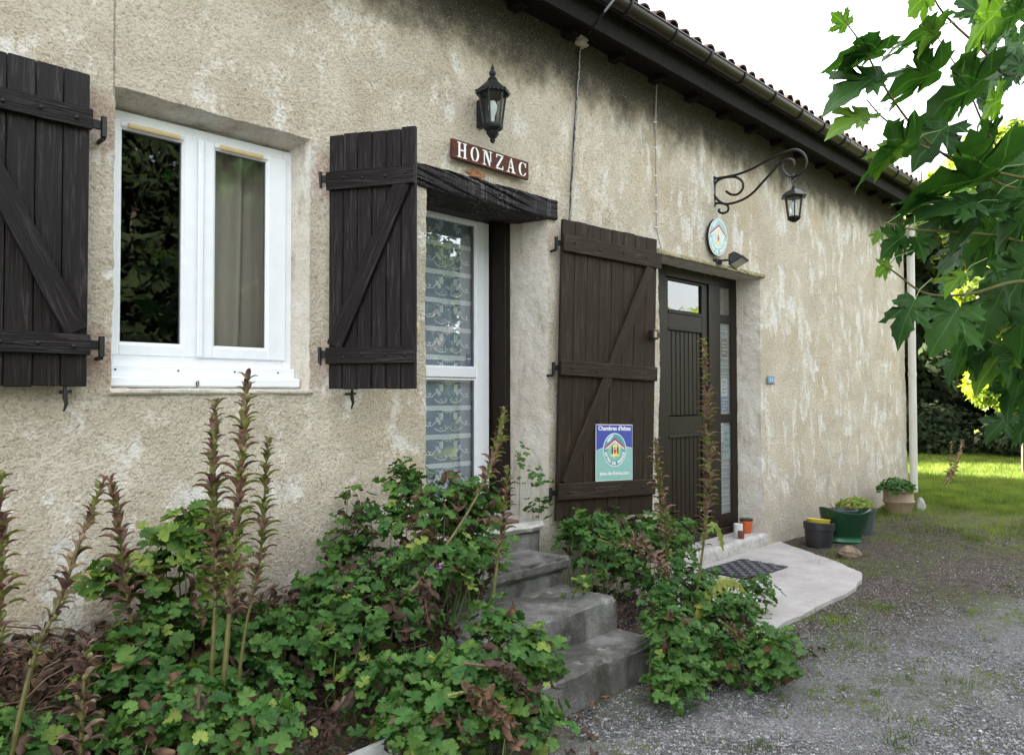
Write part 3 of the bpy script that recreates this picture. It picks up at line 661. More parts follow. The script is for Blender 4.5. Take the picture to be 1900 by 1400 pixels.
# leaf
la, lb = xj+.004, xm0-.004; ga, gb = X_(1243, y2), X_(1303, y2)
ztr = Z_(1275, 525, y2); zt0 = Z_(1275, 577, y2); zp1 = Z_(1275, 612, y2); zp0 = Z_(1275, 772, y2); zq1 = Z_(1275, 808, y2)
lf = MB(); yy = y2+.012
lf.box((la, yy, ZB+.01), (ga, yy+.045, ZT-.06), None, .004); lf.box((gb+.02, yy, ZB+.01), (lb, yy+.045, ZT-.06), None, .004)
for (a_, b_) in ((ztr, ZT-.06), (zp1, zt0), (zq1, zp0), (ZB+.01, ZB+.12)): lf.box((ga-.001, yy+.0007, a_), (gb+.021, yy+.045, b_), None, .004)
lf.build('door_leaf', M['door_wood'], wdo)
MB().box((ga, yy+.018, zt0-.004), (gb+.02, yy+.024, ztr+.004)).build('transom_pane', M['glass_transom'], wdo)
pw = (gb+.02-ga)/8; pm = {}
for (a_, b_) in ((zp0+.006, zp1-.006), (ZB+.126, zq1-.006)):
    me = MB().box((0.003, 0, a_), (pw-.003, .02, b_), None, .006).mesh('plank', M['door_wood'])
    for k in range(8): link('plank', me, wdo, Matrix.Translation((ga+k*pw, yy+.014, 0)))
    for z_ in (b_+.004,): MB().box((ga-.01, yy-.008, z_-.012), (gb+.03, yy+.006, z_+.010), None, .005).build('moulding', M['door_wood'], wdo)
MB().box((ga-.01, yy-.008, zt0-.035), (gb+.03, yy+.006, zt0-.012), None, .005).build('moulding', M['door_wood'], wdo)
# side light
zs = [Z_(1348, 531, y2), Z_(1348, 585, y2), Z_(1348, 601, y2), Z_(1348, 768, y2), Z_(1348, 784, y2), Z_(1348, 952, y2)]
sd = MB()
for (a_, b_) in ((zs[0], ZT-.05), (zs[2], zs[1]), (zs[4], zs[3]), (ZB, zs[5])): sd.box((xm1-.001, y2+.002, a_), (xs1+.001, y2+.05, b_), None, .002)
sd.build('side_rail', M['door_wood'], wdo)
for (b_, a_) in ((zs[0], zs[1]), (zs[2], zs[3]), (zs[4], zs[5])): MB().box((xm1, y2+.008, a_-.003), (xs1, y2+.012, b_+.003)).build('side_pane', M['glass_clear'], wdo)
nett = MB().box((xm1, y2+.026, zs[5]-.01), (xs1+.05, y2+.028, zs[2]+.01)); no = nett.build('net_curtain', M['net']); tag(no, 'narrow white net curtain behind the side light of the brown door', 'curtain')
mbr = MB()
zz_ = zs[5]
while zz_ < zs[2]:
    ribbon(mbr, [(xm1, zz_), (xs1, zz_+.0)], .006, y2+.0245)
    for k in range(5): ribbon(mbr, [(xm1+.01+k*.04, zz_+.02), (xm1+.03+k*.04, zz_+.05), (xm1+.045+k*.04, zz_+.02)], .005, y2+.0245)
    zz_ += .085
mbr.build('net_motif', M['lace'], no)
# leaflets taped inside the side light
lc = {'w': m_plain('white_paper', (.72, .76, .78), .6, var=.03), 'b': m_plain('blue_paper', (.04, .22, .50), .5, var=.1), 't': m_plain('pale_teal_paper', (.28, .50, .55), .5, var=.1), 'd': m_plain('dark_paper', (.05, .07, .09), .5)}
LEAF = [((1339, 628), (1350, 662), 'd', 'dark notice with pale lines taped highest in the side light'), ((1338, 701), (1350, 735), 'w', 'white notice with a blue heading in the upper side light'), ((1338, 735), (1352, 764), 'b', 'bright blue leaflet at the foot of the upper side light'), ((1337, 783), (1343, 820), 'w', 'plain white slip at the left of the lower side light'), ((1343, 790), (1356, 850), 't', 'pale teal leaflet with a drawing in the lower side light')]
for (a_, b_, k_, lb_) in LEAF:
    yq = y2+.016; p0, p1 = W(a_[0], a_[1], yq), W(b_[0], b_[1], yq)
    q = MB().box((p0.x, yq, p1.z), (p1.x, yq+.0015, p0.z)).build('leaflet', lc[k_]); tag(q, lb_, 'leaflet', 'leaflets in the side light')
    lm = MB(); w_ = p1.x-p0.x; h_ = p0.z-p1.z
    for j in range(4): lm.box((p0.x+w_*.15, yq-.002, p1.z+h_*(.18+.19*j)), (p0.x+w_*(.85 if j % 2 else .6), yq-.0008, p1.z+h_*(.18+.19*j)+h_*.06))
    lm.build('printed_lines', lc['w'] if k_ in 'bd' else lc['b'], q)
MB().box((5.0, .0, .05), (6.80, .40, .222)).build('door_sill', M['slab'], house)

# ================================================================== SHUTTERS
def board_mesh(name, L, w, th, mat, ch=.004):     # grain along local z; front face at local y = -th
    return MB().box((0, -th, 0), (w, 0, L), None, ch).mesh(name, mat)
def place_board(name, parent, Ms, x0, z0, x1, z1, w, y, th, mat):
    """board whose centre line runs from (x0,z0) to (x1,z1) in the shutter plane"""
    d_ = Vector((x1-x0, 0, z1-z0)); L = d_.length; d_.normalize(); sx_ = Vector((d_.z, 0, -d_.x))
    me = board_mesh(name, L, w, th, mat)
    o = Vector((x0, y, z0))-sx_*w/2
    return link(name, me, parent, Ms @ frame(o, sx_, Vector((0, 1, 0)), d_))
def shutter(Ms, width, z0, z1, planks, rails, braces, mat, label, parent=house, hinges=(), latch=False, bolts=True):
    s = link('shutter', None, parent, Ms); s['label'] = label
    pw_ = width/planks; th = .024
    for k in range(planks):
        dz0, dz1 = rnd.uniform(-.003, .003), rnd.uniform(-.004, .004)
        me = board_mesh('plank', z1-z0+dz1-dz0, pw_-.003, th, mat, .0035)
        link('plank', me, s, Ms @ Matrix.Translation((k*pw_+.0015, rnd.uniform(-.0015, .0015), z0+dz0)))
    for (za, zb_, over) in rails:
        place_board('rail', s, Ms, -.004, (za+zb_)/2, width+over, (za+zb_)/2, zb_-za, -th-.001, .024, mat)
    for (xa_, za, xb_, zb_, w_) in braces: place_board('brace', s, Ms, xa_, za, xb_, zb_, w_, -th-.0005, .022, mat)
    if bolts:
        bm_ = MB().lathe([(.009, 0), (.008, .003), (.004, .006), (.0, .007)], (0, 0, 0), 8).mesh('bolt', M['iron'], True)
        for (za, zb_, over) in rails:
            for u in bolts: link('bolt', bm_, s, Ms @ Matrix.Translation((width*u, -th-.026, (za+zb_)/2+rnd.uniform(-.01, .01))) @ Matrix.Rotation(R(90), 4, 'X'))
    for hz in hinges:
        h_ = MB(); h_.box((-.045, -.022, hz-.018), (.01, -.012, hz+.018), None, .003); h_.tube([(-.05, -.022, hz-.045), (-.05, -.022, hz+.035)], .012, 8); h_.tube([(-.05, -.02, hz-.05), (-.05, .04, hz-.052)], .009, 6)
        h_.build('hinge', M['iron'], s, True, Ms)
    if latch:
        h_ = MB(); h_.box((width-.075, -.075, 1.93), (width-.02, -.026, 2.00), None, .006); h_.box((width-.02, -.065, 1.945), (width+.01, -.03, 1.985), None, .008); h_.build('lock', M['black_plastic'], s, False, Ms)
        MB().box((width-.07, -.079, 1.942), (width-.045, -.0755, 1.985), None, .002).build('brass_plate', m_plain('brass', (.45, .36, .18), .4, .7), s, False, Ms)
    return s
# left of the window, folded flat on the wall: local x runs from the hinge towards -X
MsA = frame((.985, -.045, 0), (-1, 0, 0), (0, 1, 0), (0, 0, 1))
shutter(MsA, .462, 1.537, 2.751, 5, [(2.532, 2.612, 0), (1.658, 1.738, 0)], [(.045, 1.745, .43, 2.525, .085)], M['shutter'], 'dark brown shutter folded flat on the wall left of the window', hinges=(2.565, 1.70), bolts=(.12, .38, .64, .88))
# right of the window, standing half open
hx, hy = 2.095, -.03; fx_, fy_ = 2.315, -.435; dvec = Vector((fx_-hx, fy_-hy, 0)).normalized(); nvec = Vector((dvec.y, -dvec.x, 0))
MsB = frame((hx, hy, 0), dvec, -nvec, (0, 0, 1))
shB = shutter(MsB, .462, 1.532, 2.79, 6, [(2.51, 2.60, 0), (1.655, 1.735, 0)], [(.04, 1.74, .40, 2.52, .085)], M['shutter'], 'dark brown shutter standing half open right of the window', hinges=(2.575, 1.705), bolts=(.2, .42, .68, .9))
# tall one of the glazed door
hA, fA = Vector((3.775, -.03, 0)), Vector((4.67, -.175, 0)); dv = (fA-hA).normalized()
MsC = frame(hA, dv, Vector((-dv.y, dv.x, 0)), (0, 0, 1))
nC = Vector((dv.y, -dv.x, 0))
MsC = MsC @ Matrix.Translation((0, 0, .68)) @ Matrix.Rotation(R(1.9), 4, 'Y') @ Matrix.Translation((0, 0, -.68))
WC = (fA-hA).length
shC = shutter(MsC, WC, .685, 2.665, 8, [(2.448, 2.562, .025), (1.632, 1.732, .0), (.822, .93, 0)], [(.065, .925, .83, 2.45, .085)], M['shutter_old'], 'tall weathered brown shutter of the glazed door, folded back on the wall', hinges=(2.50, 1.68, .87), latch=True, bolts=(.1, .35, .6, .85))
# shutter stops below
for (px, py) in ((117, 722), (648, 727)):
    q = W(px, py, -.03); s_ = MB(); s_.tube([(q.x, .01, q.z-.01), (q.x, -.06, q.z-.01)], .007, 6); s_.tube([(q.x, -.055, q.z+.012), (q.x, -.055, q.z-.03), (q.x+.004, -.058, q.z-.055), (q.x-.004, -.055, q.z-.085)], [.007, .010, .007, .003], 8); s_.tube([(q.x-.02, -.055, q.z-.012), (q.x+.022, -.055, q.z-.008)], .006, 6); s_.build('shutter_stop', M['iron'], house, True)

# ================================================================== STEPS AND SLAB
def rough_block(name, a, b, cell, amp, mat, parent=None, rad=.02, crumble=1.0, ybevel=.0):
    a = Vector(a); b = Vector(b); mb = MB(); n = [max(2, int((b[i]-a[i])/cell)) for i in range(3)]; v = []; f = []; ix = {}
    def vid(i, j, k):
        key = (i, j, k)
        if key in ix: return ix[key]
        p = Vector([a[q]+(b[q]-a[q])*c_/n[q] for q, c_ in enumerate(key)])
        ed = [min(p[q]-a[q], b[q]-p[q]) for q in range(3)]; cen = (a+b)/2
        near_ = sum(1 for e in ed if e < 1e-6)
        if near_ >= 2:
            for q in range(3):
                if ed[q] < 1e-6: p[q] += (rad*.4 if p[q] < cen[q] else -rad*.4)*(1+.9*crumble*noise.noise(p*13))
        dd = noise.noise_vector(p*5)*amp*1.3 + noise.noise_vector(p*21)*amp*.8 + noise.noise_vector(p*55)*amp*.4
        p += dd; ix[key] = len(v); v.append(p); return ix[key]
    for ax in range(3):
        o = [q for q in range(3) if q != ax]
        for side in (0, n[ax]):
            for i in range(n[o[0]]):
                for j in range(n[o[1]]):
                    q4 = []
                    for (di, dj) in ((0, 0), (1, 0), (1, 1), (0, 1)):
                        key = [0, 0, 0]; key[ax] = side; key[o[0]] = i+di; key[o[1]] = j+dj; q4.append(vid(*key))
                    if (side == 0) != (ax == 1): q4 = q4[::-1]
                    f.append(tuple(q4))
    mb.add(v, f); return mb.build(name, mat, parent, True)
M['step_light'] = m_plain('pale_threshold_stone', (.38, .36, .345), .9, var=.25, scale=25, bump=1)
steps = thing('stone_steps', 'worn grey concrete steps leading up to the glazed white door', 'steps', (3.0, -.5, .05))
rough_block('threshold', (2.52, -.125, .665), (3.60, .29, .722), .02, .006, M['step_light'], steps, .03, 1.4)
rough_block('step', (2.55, -.10, .0), (3.57, .05, .664), .03, .005, M['step'], steps)
rough_block('step', (2.42, -.43, .49), (3.47, -.05, .562), .016, .006, M['step'], steps, .035, 1.5)
rough_block('riser', (2.44, -.40, -.05), (3.44, -.06, .492), .03, .004, M['step'], steps)
rough_block('step', (2.36, -.80, -.05), (3.42, -.38, .405), .018, .006, M['step'], steps, .028, 1.2)
rough_block('step', (2.32, -1.06, -.05), (3.44, -.76, .232), .018, .007, M['step'], steps, .028, 1.2)
# doorstep slab: irregular cast concrete apron
sp = [G(a_, b_, .106) for a_, b_ in ((1335, 1012), (1412, 993), (1438, 1000), (1490, 1020), (1530, 1033), (1575, 1050), (1598, 1062), (1600, 1076), (1578, 1096), (1530, 1118), (1490, 1138), (1440, 1158))]
pol = [(q.x, q.y) for q in sp]+[(4.05, -1.28), (3.95, -.3), (4.75, .0), (6.6, .0)]
def smooth_poly(pl, it=2):
    for _ in range(it):
        o = []
        for i in range(len(pl)):
            p_, q_ = Vector(pl[i]), Vector(pl[(i+1) % len(pl)]); o += [tuple(p_*.75+q_*.25), tuple(p_*.25+q_*.75)]
        pl = o
    return pl
pol = [(x+.022*noise.noise((x*7, y*7, 1))+.012*noise.noise((x*25, y*25, 1)), y+.022*noise.noise((x*7, y*7, 8))+.012*noise.noise((x*25, y*25, 9))) for x, y in smooth_poly(pol)]
mb = MB(); mb.prism(pol, .0, .106, 'z'); pv = mb.build('doorstep_slab', M['slab']); tag(pv, 'pale cast concrete apron in front of the brown door', kind='structure')
rough_block('doorstep', (5.06, -.05, .02), (6.83, .02, .222), .03, .006, M['step_light'], house, .03)
# ================================================================== SIGNS, LAMPS, CABLES
def disc(mb, x, y, z, r, n=10, dy=.004): mb.lathe([(r, 0), (r*.8, dy)], (0, 0, 0), n, Matrix.Translation((x, y, z)) @ Matrix.Rotation(R(90), 4, 'X'))
# painted name board
sgn = thing('name_board', 'reddish brown wooden board with white stencilled letters above the timber lintel', 'sign', (3.206, -.03, 2.916))
M['sign_wood'] = m_wood('sign_wood', (.105, .035, .022), (.20, .10, .075), .6, .3, bd=.002)
sx0, sx1, sz0, sz1 = 2.884, 3.528, 2.860, 2.972
bb = MB().box((0, -.011, 0), (.112, .011, .644), None, .003).mesh('board', M['sign_wood'])
link('board', bb, sgn, frame((sx0, -.034, sz1), Vector((0, 0, -1)), Vector((0, 1, 0)), Vector((1, 0, 0))))
def poly_letters():
    B = lambda x0, y0, x1, y1: [(x0, y0), (x1, y0), (x1, y1), (x0, y1)]
    def arc(cx, cy, rx, ry, a0, a1, wx, wy, n=10):
        o = [(cx+rx*math.cos(lerp(a0, a1, k/n)), cy+ry*math.sin(lerp(a0, a1, k/n))) for k in range(n+1)]
        i = [(cx+(rx-wx)*math.cos(lerp(a0, a1, k/n)), cy+(ry-wy)*math.sin(lerp(a0, a1, k/n))) for k in range(n, -1, -1)]
        return o+i
    L = {}
    L['H'] = [B(.08, .05, .22, .95), B(0, .93, .3, 1), B(0, 0, .3, .07), B(.52, .05, .66, .95), B(.44, .93, .74, 1), B(.44, 0, .74, .07), B(.26, .45, .48, .54)], .74
    L['O'] = [arc(.34, .5, .34, .5, R(100), R(260), .15, .06), arc(.34, .5, .34, .5, R(-80), R(80), .15, .06)], .68
    L['N'] = [B(.10, .05, .17, .93), B(0, .93, .18, 1), B(0, 0, .27, .07), [(.20, 1), (.34, 1), (.62, .22), (.62, 0), (.56, 0), (.20, .82)], B(.63, .30, .70, .95), B(.53, .93, .80, 1)], .80
    L['Z'] = [B(.04, .92, .64, 1), B(.04, .76, .10, .92), [(.48, .88), (.64, .88), (.18, .12), (.02, .12)], B(.02, 0, .64, .08), B(.58, .08, .64, .26)], .66
    L['A'] = [[(.33, 1), (.42, 1), (.66, .07), (.50, .07)], B(.42, 0, .76, .07), [(.29, .86), (.33, .80), (.15, .07), (.10, .07)], B(.0, 0, .24, .07), B(.22, .30, .44, .37)], .76
    L['C'] = [arc(.36, .5, .36, .5, R(100), R(260), .16, .06), arc(.36, .5, .36, .5, R(-82), R(-30), .09, .06, 6), arc(.36, .5, .36, .5, R(30), R(82), .09, .06, 6), B(.60, .66, .67, .95)], .68
    return L
LT = poly_letters(); lh = .088; cx_ = sx0+.038; sp_ = .028
wf = 1.12; tw = sum(LT[c_][1]*lh*wf for c_ in 'HONZAC'); gap = (.644-.065-tw)/5
for c_ in 'HONZAC':
    m_ = MB()
    for pl in LT[c_][0]: m_.prism([(cx_+a_*lh*wf, sz0+.012+b_*lh) for a_, b_ in pl], -.0475, -.0452)
    m_.build('letter', M['letter'], sgn); cx_ += LT[c_][1]*lh*wf+gap
# flat printed sign leaning on the tall shutter
def text_mesh(s_, size, mat, name, bold=.0, align='CENTER'):
    fc = bpy.data.curves.new('t', 'FONT'); fc.body = s_; fc.size = size; fc.align_x = align; fc.extrude = .0003; fc.offset = bold
    o = bpy.data.objects.new('t', fc); COL.objects.link(o); dg = bpy.context.evaluated_depsgraph_get(); me = bpy.data.meshes.new_from_object(o.evaluated_get(dg)); bpy.data.objects.remove(o)
    me.name = name; me.materials.clear(); me.materials.append(mat); return me
C_ = dict(blue=m_plain('sign_blue', (.055, .075, .34), .4, var=.06), teal=m_plain('sign_teal', (.24, .46, .43), .4, var=.06), mid=m_plain('sign_mid_teal', (.10, .30, .33), .4, var=.05), white=M['letter'], red=m_plain('sign_red', (.42, .04, .12), .4), yellow=m_plain('sign_yellow', (.66, .62, .22), .4, var=.05), black=m_plain('sign_black', (.02, .02, .03), .4), sky=m_plain('sign_sky', (.50, .66, .78), .4))
FR = [(0, .5), (.10, .42), (.17, .30), (.36, .26), (.42, .20), (.36, .06), (.28, -.02), (.33, -.12), (.30, -.24), (.34, -.34), (.22, -.40), (.06, -.38), (.0, -.48), (-.14, -.42), (-.30, -.36), (-.26, -.12), (-.28, .02), (-.46, .16), (-.30, .20), (-.20, .18), (-.16, .28), (-.06, .34)]
def logo(parent, Mx, rx, rz, pale=False):
    """oval badge in the local x/z plane, facing -y; layers lie about half a millimetre above each other"""
    def lay(name, polys, d, mat):
        m_ = MB()
        for pl in polys: m_.prism([(a_*rx, b_*rz) for a_, b_ in pl], -d-.0006, -d)
        return link(name, m_.mesh(name, mat), parent, Mx)
    ell = lambda k: [(k*math.cos(2*math.pi*q/40), k*math.sin(2*math.pi*q/40)) for q in range(40)]
    lay('badge_rim', [ell(1.0)], .0008, C_['white']); lay('badge_ring', [ell(.95)], .0014, C_['teal'] if pale else C_['mid']); lay('badge_field', [[(x*.95, z*.95) for x, z in ell(.66)]], .0020, C_['sky'] if pale else C_['teal'])
    lay('badge_cloud', [[(-.62, .42), (-.35, .62), (-.30, .72), (-.12, .80), (-.16, .90), (-.42, .80), (-.68, .56)]], .0022, C_['sky'])
    lay('roof_mark', [[(-.86, .10), (0, .62), (.86, .10), (.80, .02), (0, .50), (-.80, .02)]], .0030, C_['white'])
    lay('roof_mark', [[(-.88, .16), (0, .72), (.88, .16), (.86, .06), (0, .58), (-.86, .06)]], .0036, C_['red'])
    lay('country_shape', [[(a_*1.15, b_*.95-.02) for a_, b_ in FR]], .0030, C_['yellow'])
    lay('house_mark', [[(-.30, -.24), (-.18, -.24), (-.18, .18), (-.30, .18)], [(.18, -.24), (.30, -.24), (.30, .18), (.18, .18)]], .0036, C_['black'] if not pale else C_['sky'])
    lay('figure_mark', [[(-.05, -.22), (.05, -.22), (.14, .02), (-.14, .02)], [(.07*math.cos(q*.785), .10+.05*math.sin(q*.785)) for q in range(8)]], .0036, C_['red'])
    for i_, ch_ in enumerate('GITES DE FRANCE'):
        if ch_ == ' ': continue
        a_ = R(-165+150*i_/14); m_ = text_mesh(ch_, rz*.25, C_['white'], 'letter', .0012*rz/.1)
        link('letter', m_, parent, Mx @ Matrix.Translation((rx*.80*math.cos(a_), -.0028, rz*.80*math.sin(a_))) @ Matrix.Rotation(a_+R(90), 4, Vector((0, -1, 0))) @ Matrix.Rotation(R(90), 4, 'X') @ Matrix.Translation((0, -rz*.08, 0)))
# plane of the tall shutter's face
def onC(px, py, off):
    n_ = -(MsC.to_3x3() @ Vector((0, 1, 0))); p0 = MsC @ Vector((0, -off, 0)); d_ = ray(px, py); t_ = (p0-CAM).dot(n_)/d_.dot(n_); return MsC.inverted() @ (CAM+d_*t_)
ps = [onC(*q, .032) for q in ((1105, 787), (1172, 787), (1174, 890), (1105, 894))]
u0, u1 = (ps[0].x+ps[3].x)/2, (ps[1].x+ps[2].x)/2; v0, v1 = (ps[2].z+ps[3].z)/2, (ps[0].z+ps[1].z)/2
v0 = .934
bs = thing('guest_house_sign', 'blue and teal rectangular guest house sign leaning on the tall shutter rail', 'sign', MsC @ Vector(((u0+u1)/2, -.04, v0)))
MxS = MsC @ Matrix.Translation(((u0+u1)/2, -.040, v0)) @ Matrix.Rotation(R(-1.5), 4, 'X'); sw, sh = (u1-u0), (v1-v0)
link('panel', MB().box((-sw/2, 0, 0), (sw/2, .003, sh)).mesh('panel', C_['white']), bs, MxS)
link('panel_field', MB().prism([(-sw/2+.003, .004), (sw/2-.003, .004), (sw/2-.003, sh*.57), (sw*.3, sh*.60), (-sw*.1, sh*.605), (-sw*.35, sh*.57), (-sw/2+.003, sh*.53)], -.0006, 0).mesh('panel_field', C_['teal']), bs, MxS)
link('panel_field', MB().prism([(-sw/2+.003, sh*.53+.003), (-sw*.35, sh*.57+.003), (-sw*.1, sh*.605+.003), (sw*.3, sh*.60+.003), (sw/2-.003, sh*.57+.003), (sw/2-.003, sh-.004), (-sw/2+.003, sh-.004)], -.0006, 0).mesh('panel_field', C_['blue']), bs, MxS)
m_ = text_mesh("Chambres d'hôtes", sh*.095, C_['white'], 'lettering', .0009); k_ = sw*.88/max(1e-6, max(v.co.x for v in m_.vertices)-min(v.co.x for v in m_.vertices))
link('lettering', m_, bs, MxS @ Matrix.Translation((0, -.0022, sh*.895)) @ Matrix.Rotation(R(90), 4, 'X') @ Matrix.Diagonal((k_, 1.1, 1, 1)))
m_ = text_mesh("gites-de-france.com", sh*.085, C_['white'], 'lettering', .0006); k_ = sw*.80/max(1e-6, max(v.co.x for v in m_.vertices)-min(v.co.x for v in m_.vertices))
link('lettering', m_, bs, MxS @ Matrix.Translation((0, -.0022, sh*.10)) @ Matrix.Rotation(R(90), 4, 'X') @ Matrix.Diagonal((k_, 1.1, 1, 1)))
logo(bs, MxS @ Matrix.Translation((0, -.0008, sh*.545)), sw*.315, sh*.30)
# oval enamel sign over the brown door
ov = thing('oval_sign', 'oval pale green enamel sign with a yellow emblem on the wall below the scrolled bracket', 'sign', (5.925, -.05, 2.84))
MxO = Matrix.Translation((5.895, -.055, 2.845)) @ Matrix.Rotation(R(3), 4, 'X') @ Matrix.Rotation(R(-3), 4, 'Z')
link('plate', MB().prism([(.146*math.cos(q*math.pi/24), .158*math.sin(q*math.pi/24)) for q in range(48)], .0, .022).mesh('plate', M['iron']), ov, MxO)
logo(ov, MxO, .145, .157, True)
# small number plate
q = W(1429, 704, -.006); pl = thing('number_plate', 'tiny pale blue square plate on the wall right of the brown door', 'plate', q)
MB().box((q.x-.07, -.018, q.z-.038), (q.x+.07, -.008, q.z+.038), None, .003).build('plate', m_plain('pale_blue_plate', (.16, .24, .38), .5, var=.25, scale=60), pl)
for s_ in (-.03, .02): link('digit', MB().box((0, -.0015, -.018), (.012, 0, .018)).mesh('digit', C_['sky']), pl, Matrix.Translation((q.x+s_, -.0182, q.z)))
# bell push
q = W(771, 608, -.02); bl = thing('door_bell', 'small cream bell push on the wall beside the glazed door', 'bell', q)
MB().box((q.x-.022, -.028, q.z-.032), (q.x+.022, -.004, q.z+.032), None, .004).build('housing', m_plain('cream_plastic', (.58, .52, .32), .5), bl); MB().box((q.x-.010, -.034, q.z-.016), (q.x+.012, -.0285, q.z+.004), None, .002).build('button', m_plain('yellowed_button', (.45, .34, .08), .5), bl)

# wall lantern: hexagonal with crown, finial and pointed base
def lantern_body(parent, C0, s_, panes=6, mat=None, wall_arm=True, top=.0):
    mt = mat or M['lantern_iron']; cz = Vector(C0)
    z0, z1, r0, r1 = -.105*s_, .105*s_, .060*s_, .088*s_
    fr_ = MB()
    for k in range(panes):
        a_ = 2*math.pi*(k+.5)/panes
        fr_.tube([cz+Vector((r0*math.cos(a_), r0*math.sin(a_), z0)), cz+Vector((r1*math.cos(a_), r1*math.sin(a_), z1))], .0065*s_, 6)
    fr_.lathe([(r0*.98, z0-.012*s_), (r0*1.16, z0-.008*s_), (r0*1.16, z0+.004*s_), (r0*.9, z0+.012*s_)], cz, panes); fr_.lathe([(r1*.92, z1-.020*s_), (r1*1.04, z1-.016*s_), (r1*1.06, z1)], cz, panes)
    fr_.build('cage', mt, parent)
    for k in range(panes):
        a_, b_ = 2*math.pi*(k+.5)/panes, 2*math.pi*(k+1.5)/panes; q_ = .97
        m_ = MB(); m_.add([cz+Vector((r0*q_*math.cos(a_), r0*q_*math.sin(a_), z0)), cz+Vector((r0*q_*math.cos(b_), r0*q_*math.sin(b_), z0)), cz+Vector((r1*q_*math.cos(b_), r1*q_*math.sin(b_), z1)), cz+Vector((r1*q_*math.cos(a_), r1*q_*math.sin(a_), z1))], [(0, 1, 2, 3)])
        m_.build('pane', M['glass_clear'], parent)
    m_ = MB(); m_.lathe([(.012*s_, -.09*s_), (.014*s_, -.05*s_)], cz, 10); m_.build('bulb_holder', M['letter'], parent, True)
    m_ = MB(); m_.lathe([(.013*s_, -.05*s_), (.026*s_, -.01*s_), (.030*s_, .02*s_), (.018*s_, .05*s_), (.0, .056*s_)], cz, 12); m_.build('bulb', m_plain('frosted_bulb', (.75, .78, .80), .3, var=.02) if 'bulb' not in M else M['bulb'], parent, True)
    return z0, z1, r0, r1
lc_ = W(914, 203, -.12); s_ = .93
lamp = thing('wall_lantern', 'black six sided coach lantern with glass panes on the wall over the name board', 'lantern', (lc_.x, 0, lc_.z))
z0, z1, r0, r1 = lantern_body(lamp, (lc_.x, -.12, lc_.z), s_)
hd = MB(); hd.lathe([(r1*1.28, z1-.004), (r1*1.32, z1+.006), (r1*1.08, z1+.015), (r1*.80, z1+.038), (r1*.42, z1+.066), (r1*.30, z1+.080)], (lc_.x, -.12, lc_.z), 6); hd.lathe([(.030, z1+.078), (.020, z1+.092), (.011, z1+.097), (.020, z1+.108), (.022, z1+.120), (.012, z1+.132), (.009, z1+.140), (.011, z1+.147), (.0, z1+.175)], (lc_.x, -.12, lc_.z), 12)
hd.build('hood', M['lantern_iron'], lamp)
cr = MB()
for k in range(6):
    a_, b_ = 2*math.pi*(k+.5)/6, 2*math.pi*(k+1.5)/6
    for j in range(4):
        u = (j+.5)/4; p_ = Vector((lerp(math.cos(a_), math.cos(b_), u), lerp(math.sin(a_), math.sin(b_), u), 0))*r1*1.20; cr.lathe([(.0, -.004), (.010, .002), (.010, .010)], (lc_.x+p_.x, -.12+p_.y, lc_.z+z1-.012), 5)
cr.build('scalloped_trim', M['lantern_iron'], lamp)
bs_ = MB(); bs_.lathe([(.0, z0-.105), (.010, z0-.100), (.018, z0-.085), (.012, z0-.078), (.026, z0-.066), (.040, z0-.045), (.034, z0-.035), (.062, z0-.016), (r0*1.12, z0-.010)], (lc_.x, -.12, lc_.z), 6); bs_.box((lc_.x-.022, -.085, lc_.z+z0+.01), (lc_.x+.022, .0, lc_.z+z1-.02), None, .005)
bs_.build('base', M['lantern_iron'], lamp)

# scrolled wrought iron bracket, square to the wall
bx = 5.93
def BP(px, py):
    d_ = ray(px, py); t_ = (bx-CAM.x)/d_.x; return CAM+d_*t_
def curve(pts, n=8):       # Catmull-Rom through points
    P = [Vector(p) for p in pts]; P = [P[0]*2-P[1]]+P+[P[-1]*2-P[-2]]; o = []
    for i in range(1, len(P)-2):
        for k in range(n):
            t_ = k/n; a_, b_, c_, d_ = P[i-1:i+3]; o.append(.5*((2*b_)+(-a_+c_)*t_+(2*a_-5*b_+4*c_-d_)*t_*t_+(-a_+3*b_-3*c_+d_)*t_**3))
    return o+[P[-2]]
br = thing('lantern_bracket', 'long scrolled wrought iron bracket reaching out from the wall above the brown door', 'bracket', (bx, 0, 3.2))
K = 1400/440.
def cp(x, y): return BP(1180+x/K, 240+y/K)
MB().tube(curve([cp(*q) for q in ((455, 293), (520, 283), (600, 266), (680, 236), (760, 193), (840, 150), (900, 128), (950, 122), (990, 145), (1008, 185), (1000, 230), (965, 265), (920, 280), (885, 265), (865, 225), (875, 190), (905, 177), (930, 188), (936, 212))]), .0105, 8).build('scroll', M['iron'], br, True)
MB().tube(curve([cp(*q) for q in ((928, 180), (880, 182), (840, 210), (800, 255), (750, 310), (690, 375), (630, 415), (560, 438), (510, 436), (470, 400), (457, 350), (480, 305), (530, 284), (590, 283), (628, 310), (630, 350), (600, 383), (560, 384), (532, 365))]), .0105, 8).build('scroll', M['iron'], br, True)
MB().tube(curve([cp(*q) for q in ((457, 440), (500, 436), (540, 450), (543, 480), (515, 495), (490, 485), (494, 468))]), .0105, 8).build('scroll', M['iron'], br, True)
p_ = cp(458, 293); q_ = cp(460, 445); MB().box((bx-.014, -.012, q_.z-.02), (bx+.014, .006, p_.z+.02)).build('wall_plate', M['iron'], br)
hk = cp(930, 265)
hl = thing('hanging_lantern', 'small black lantern hanging from the tip of the scrolled bracket', 'lantern', hk)
ch = MB()
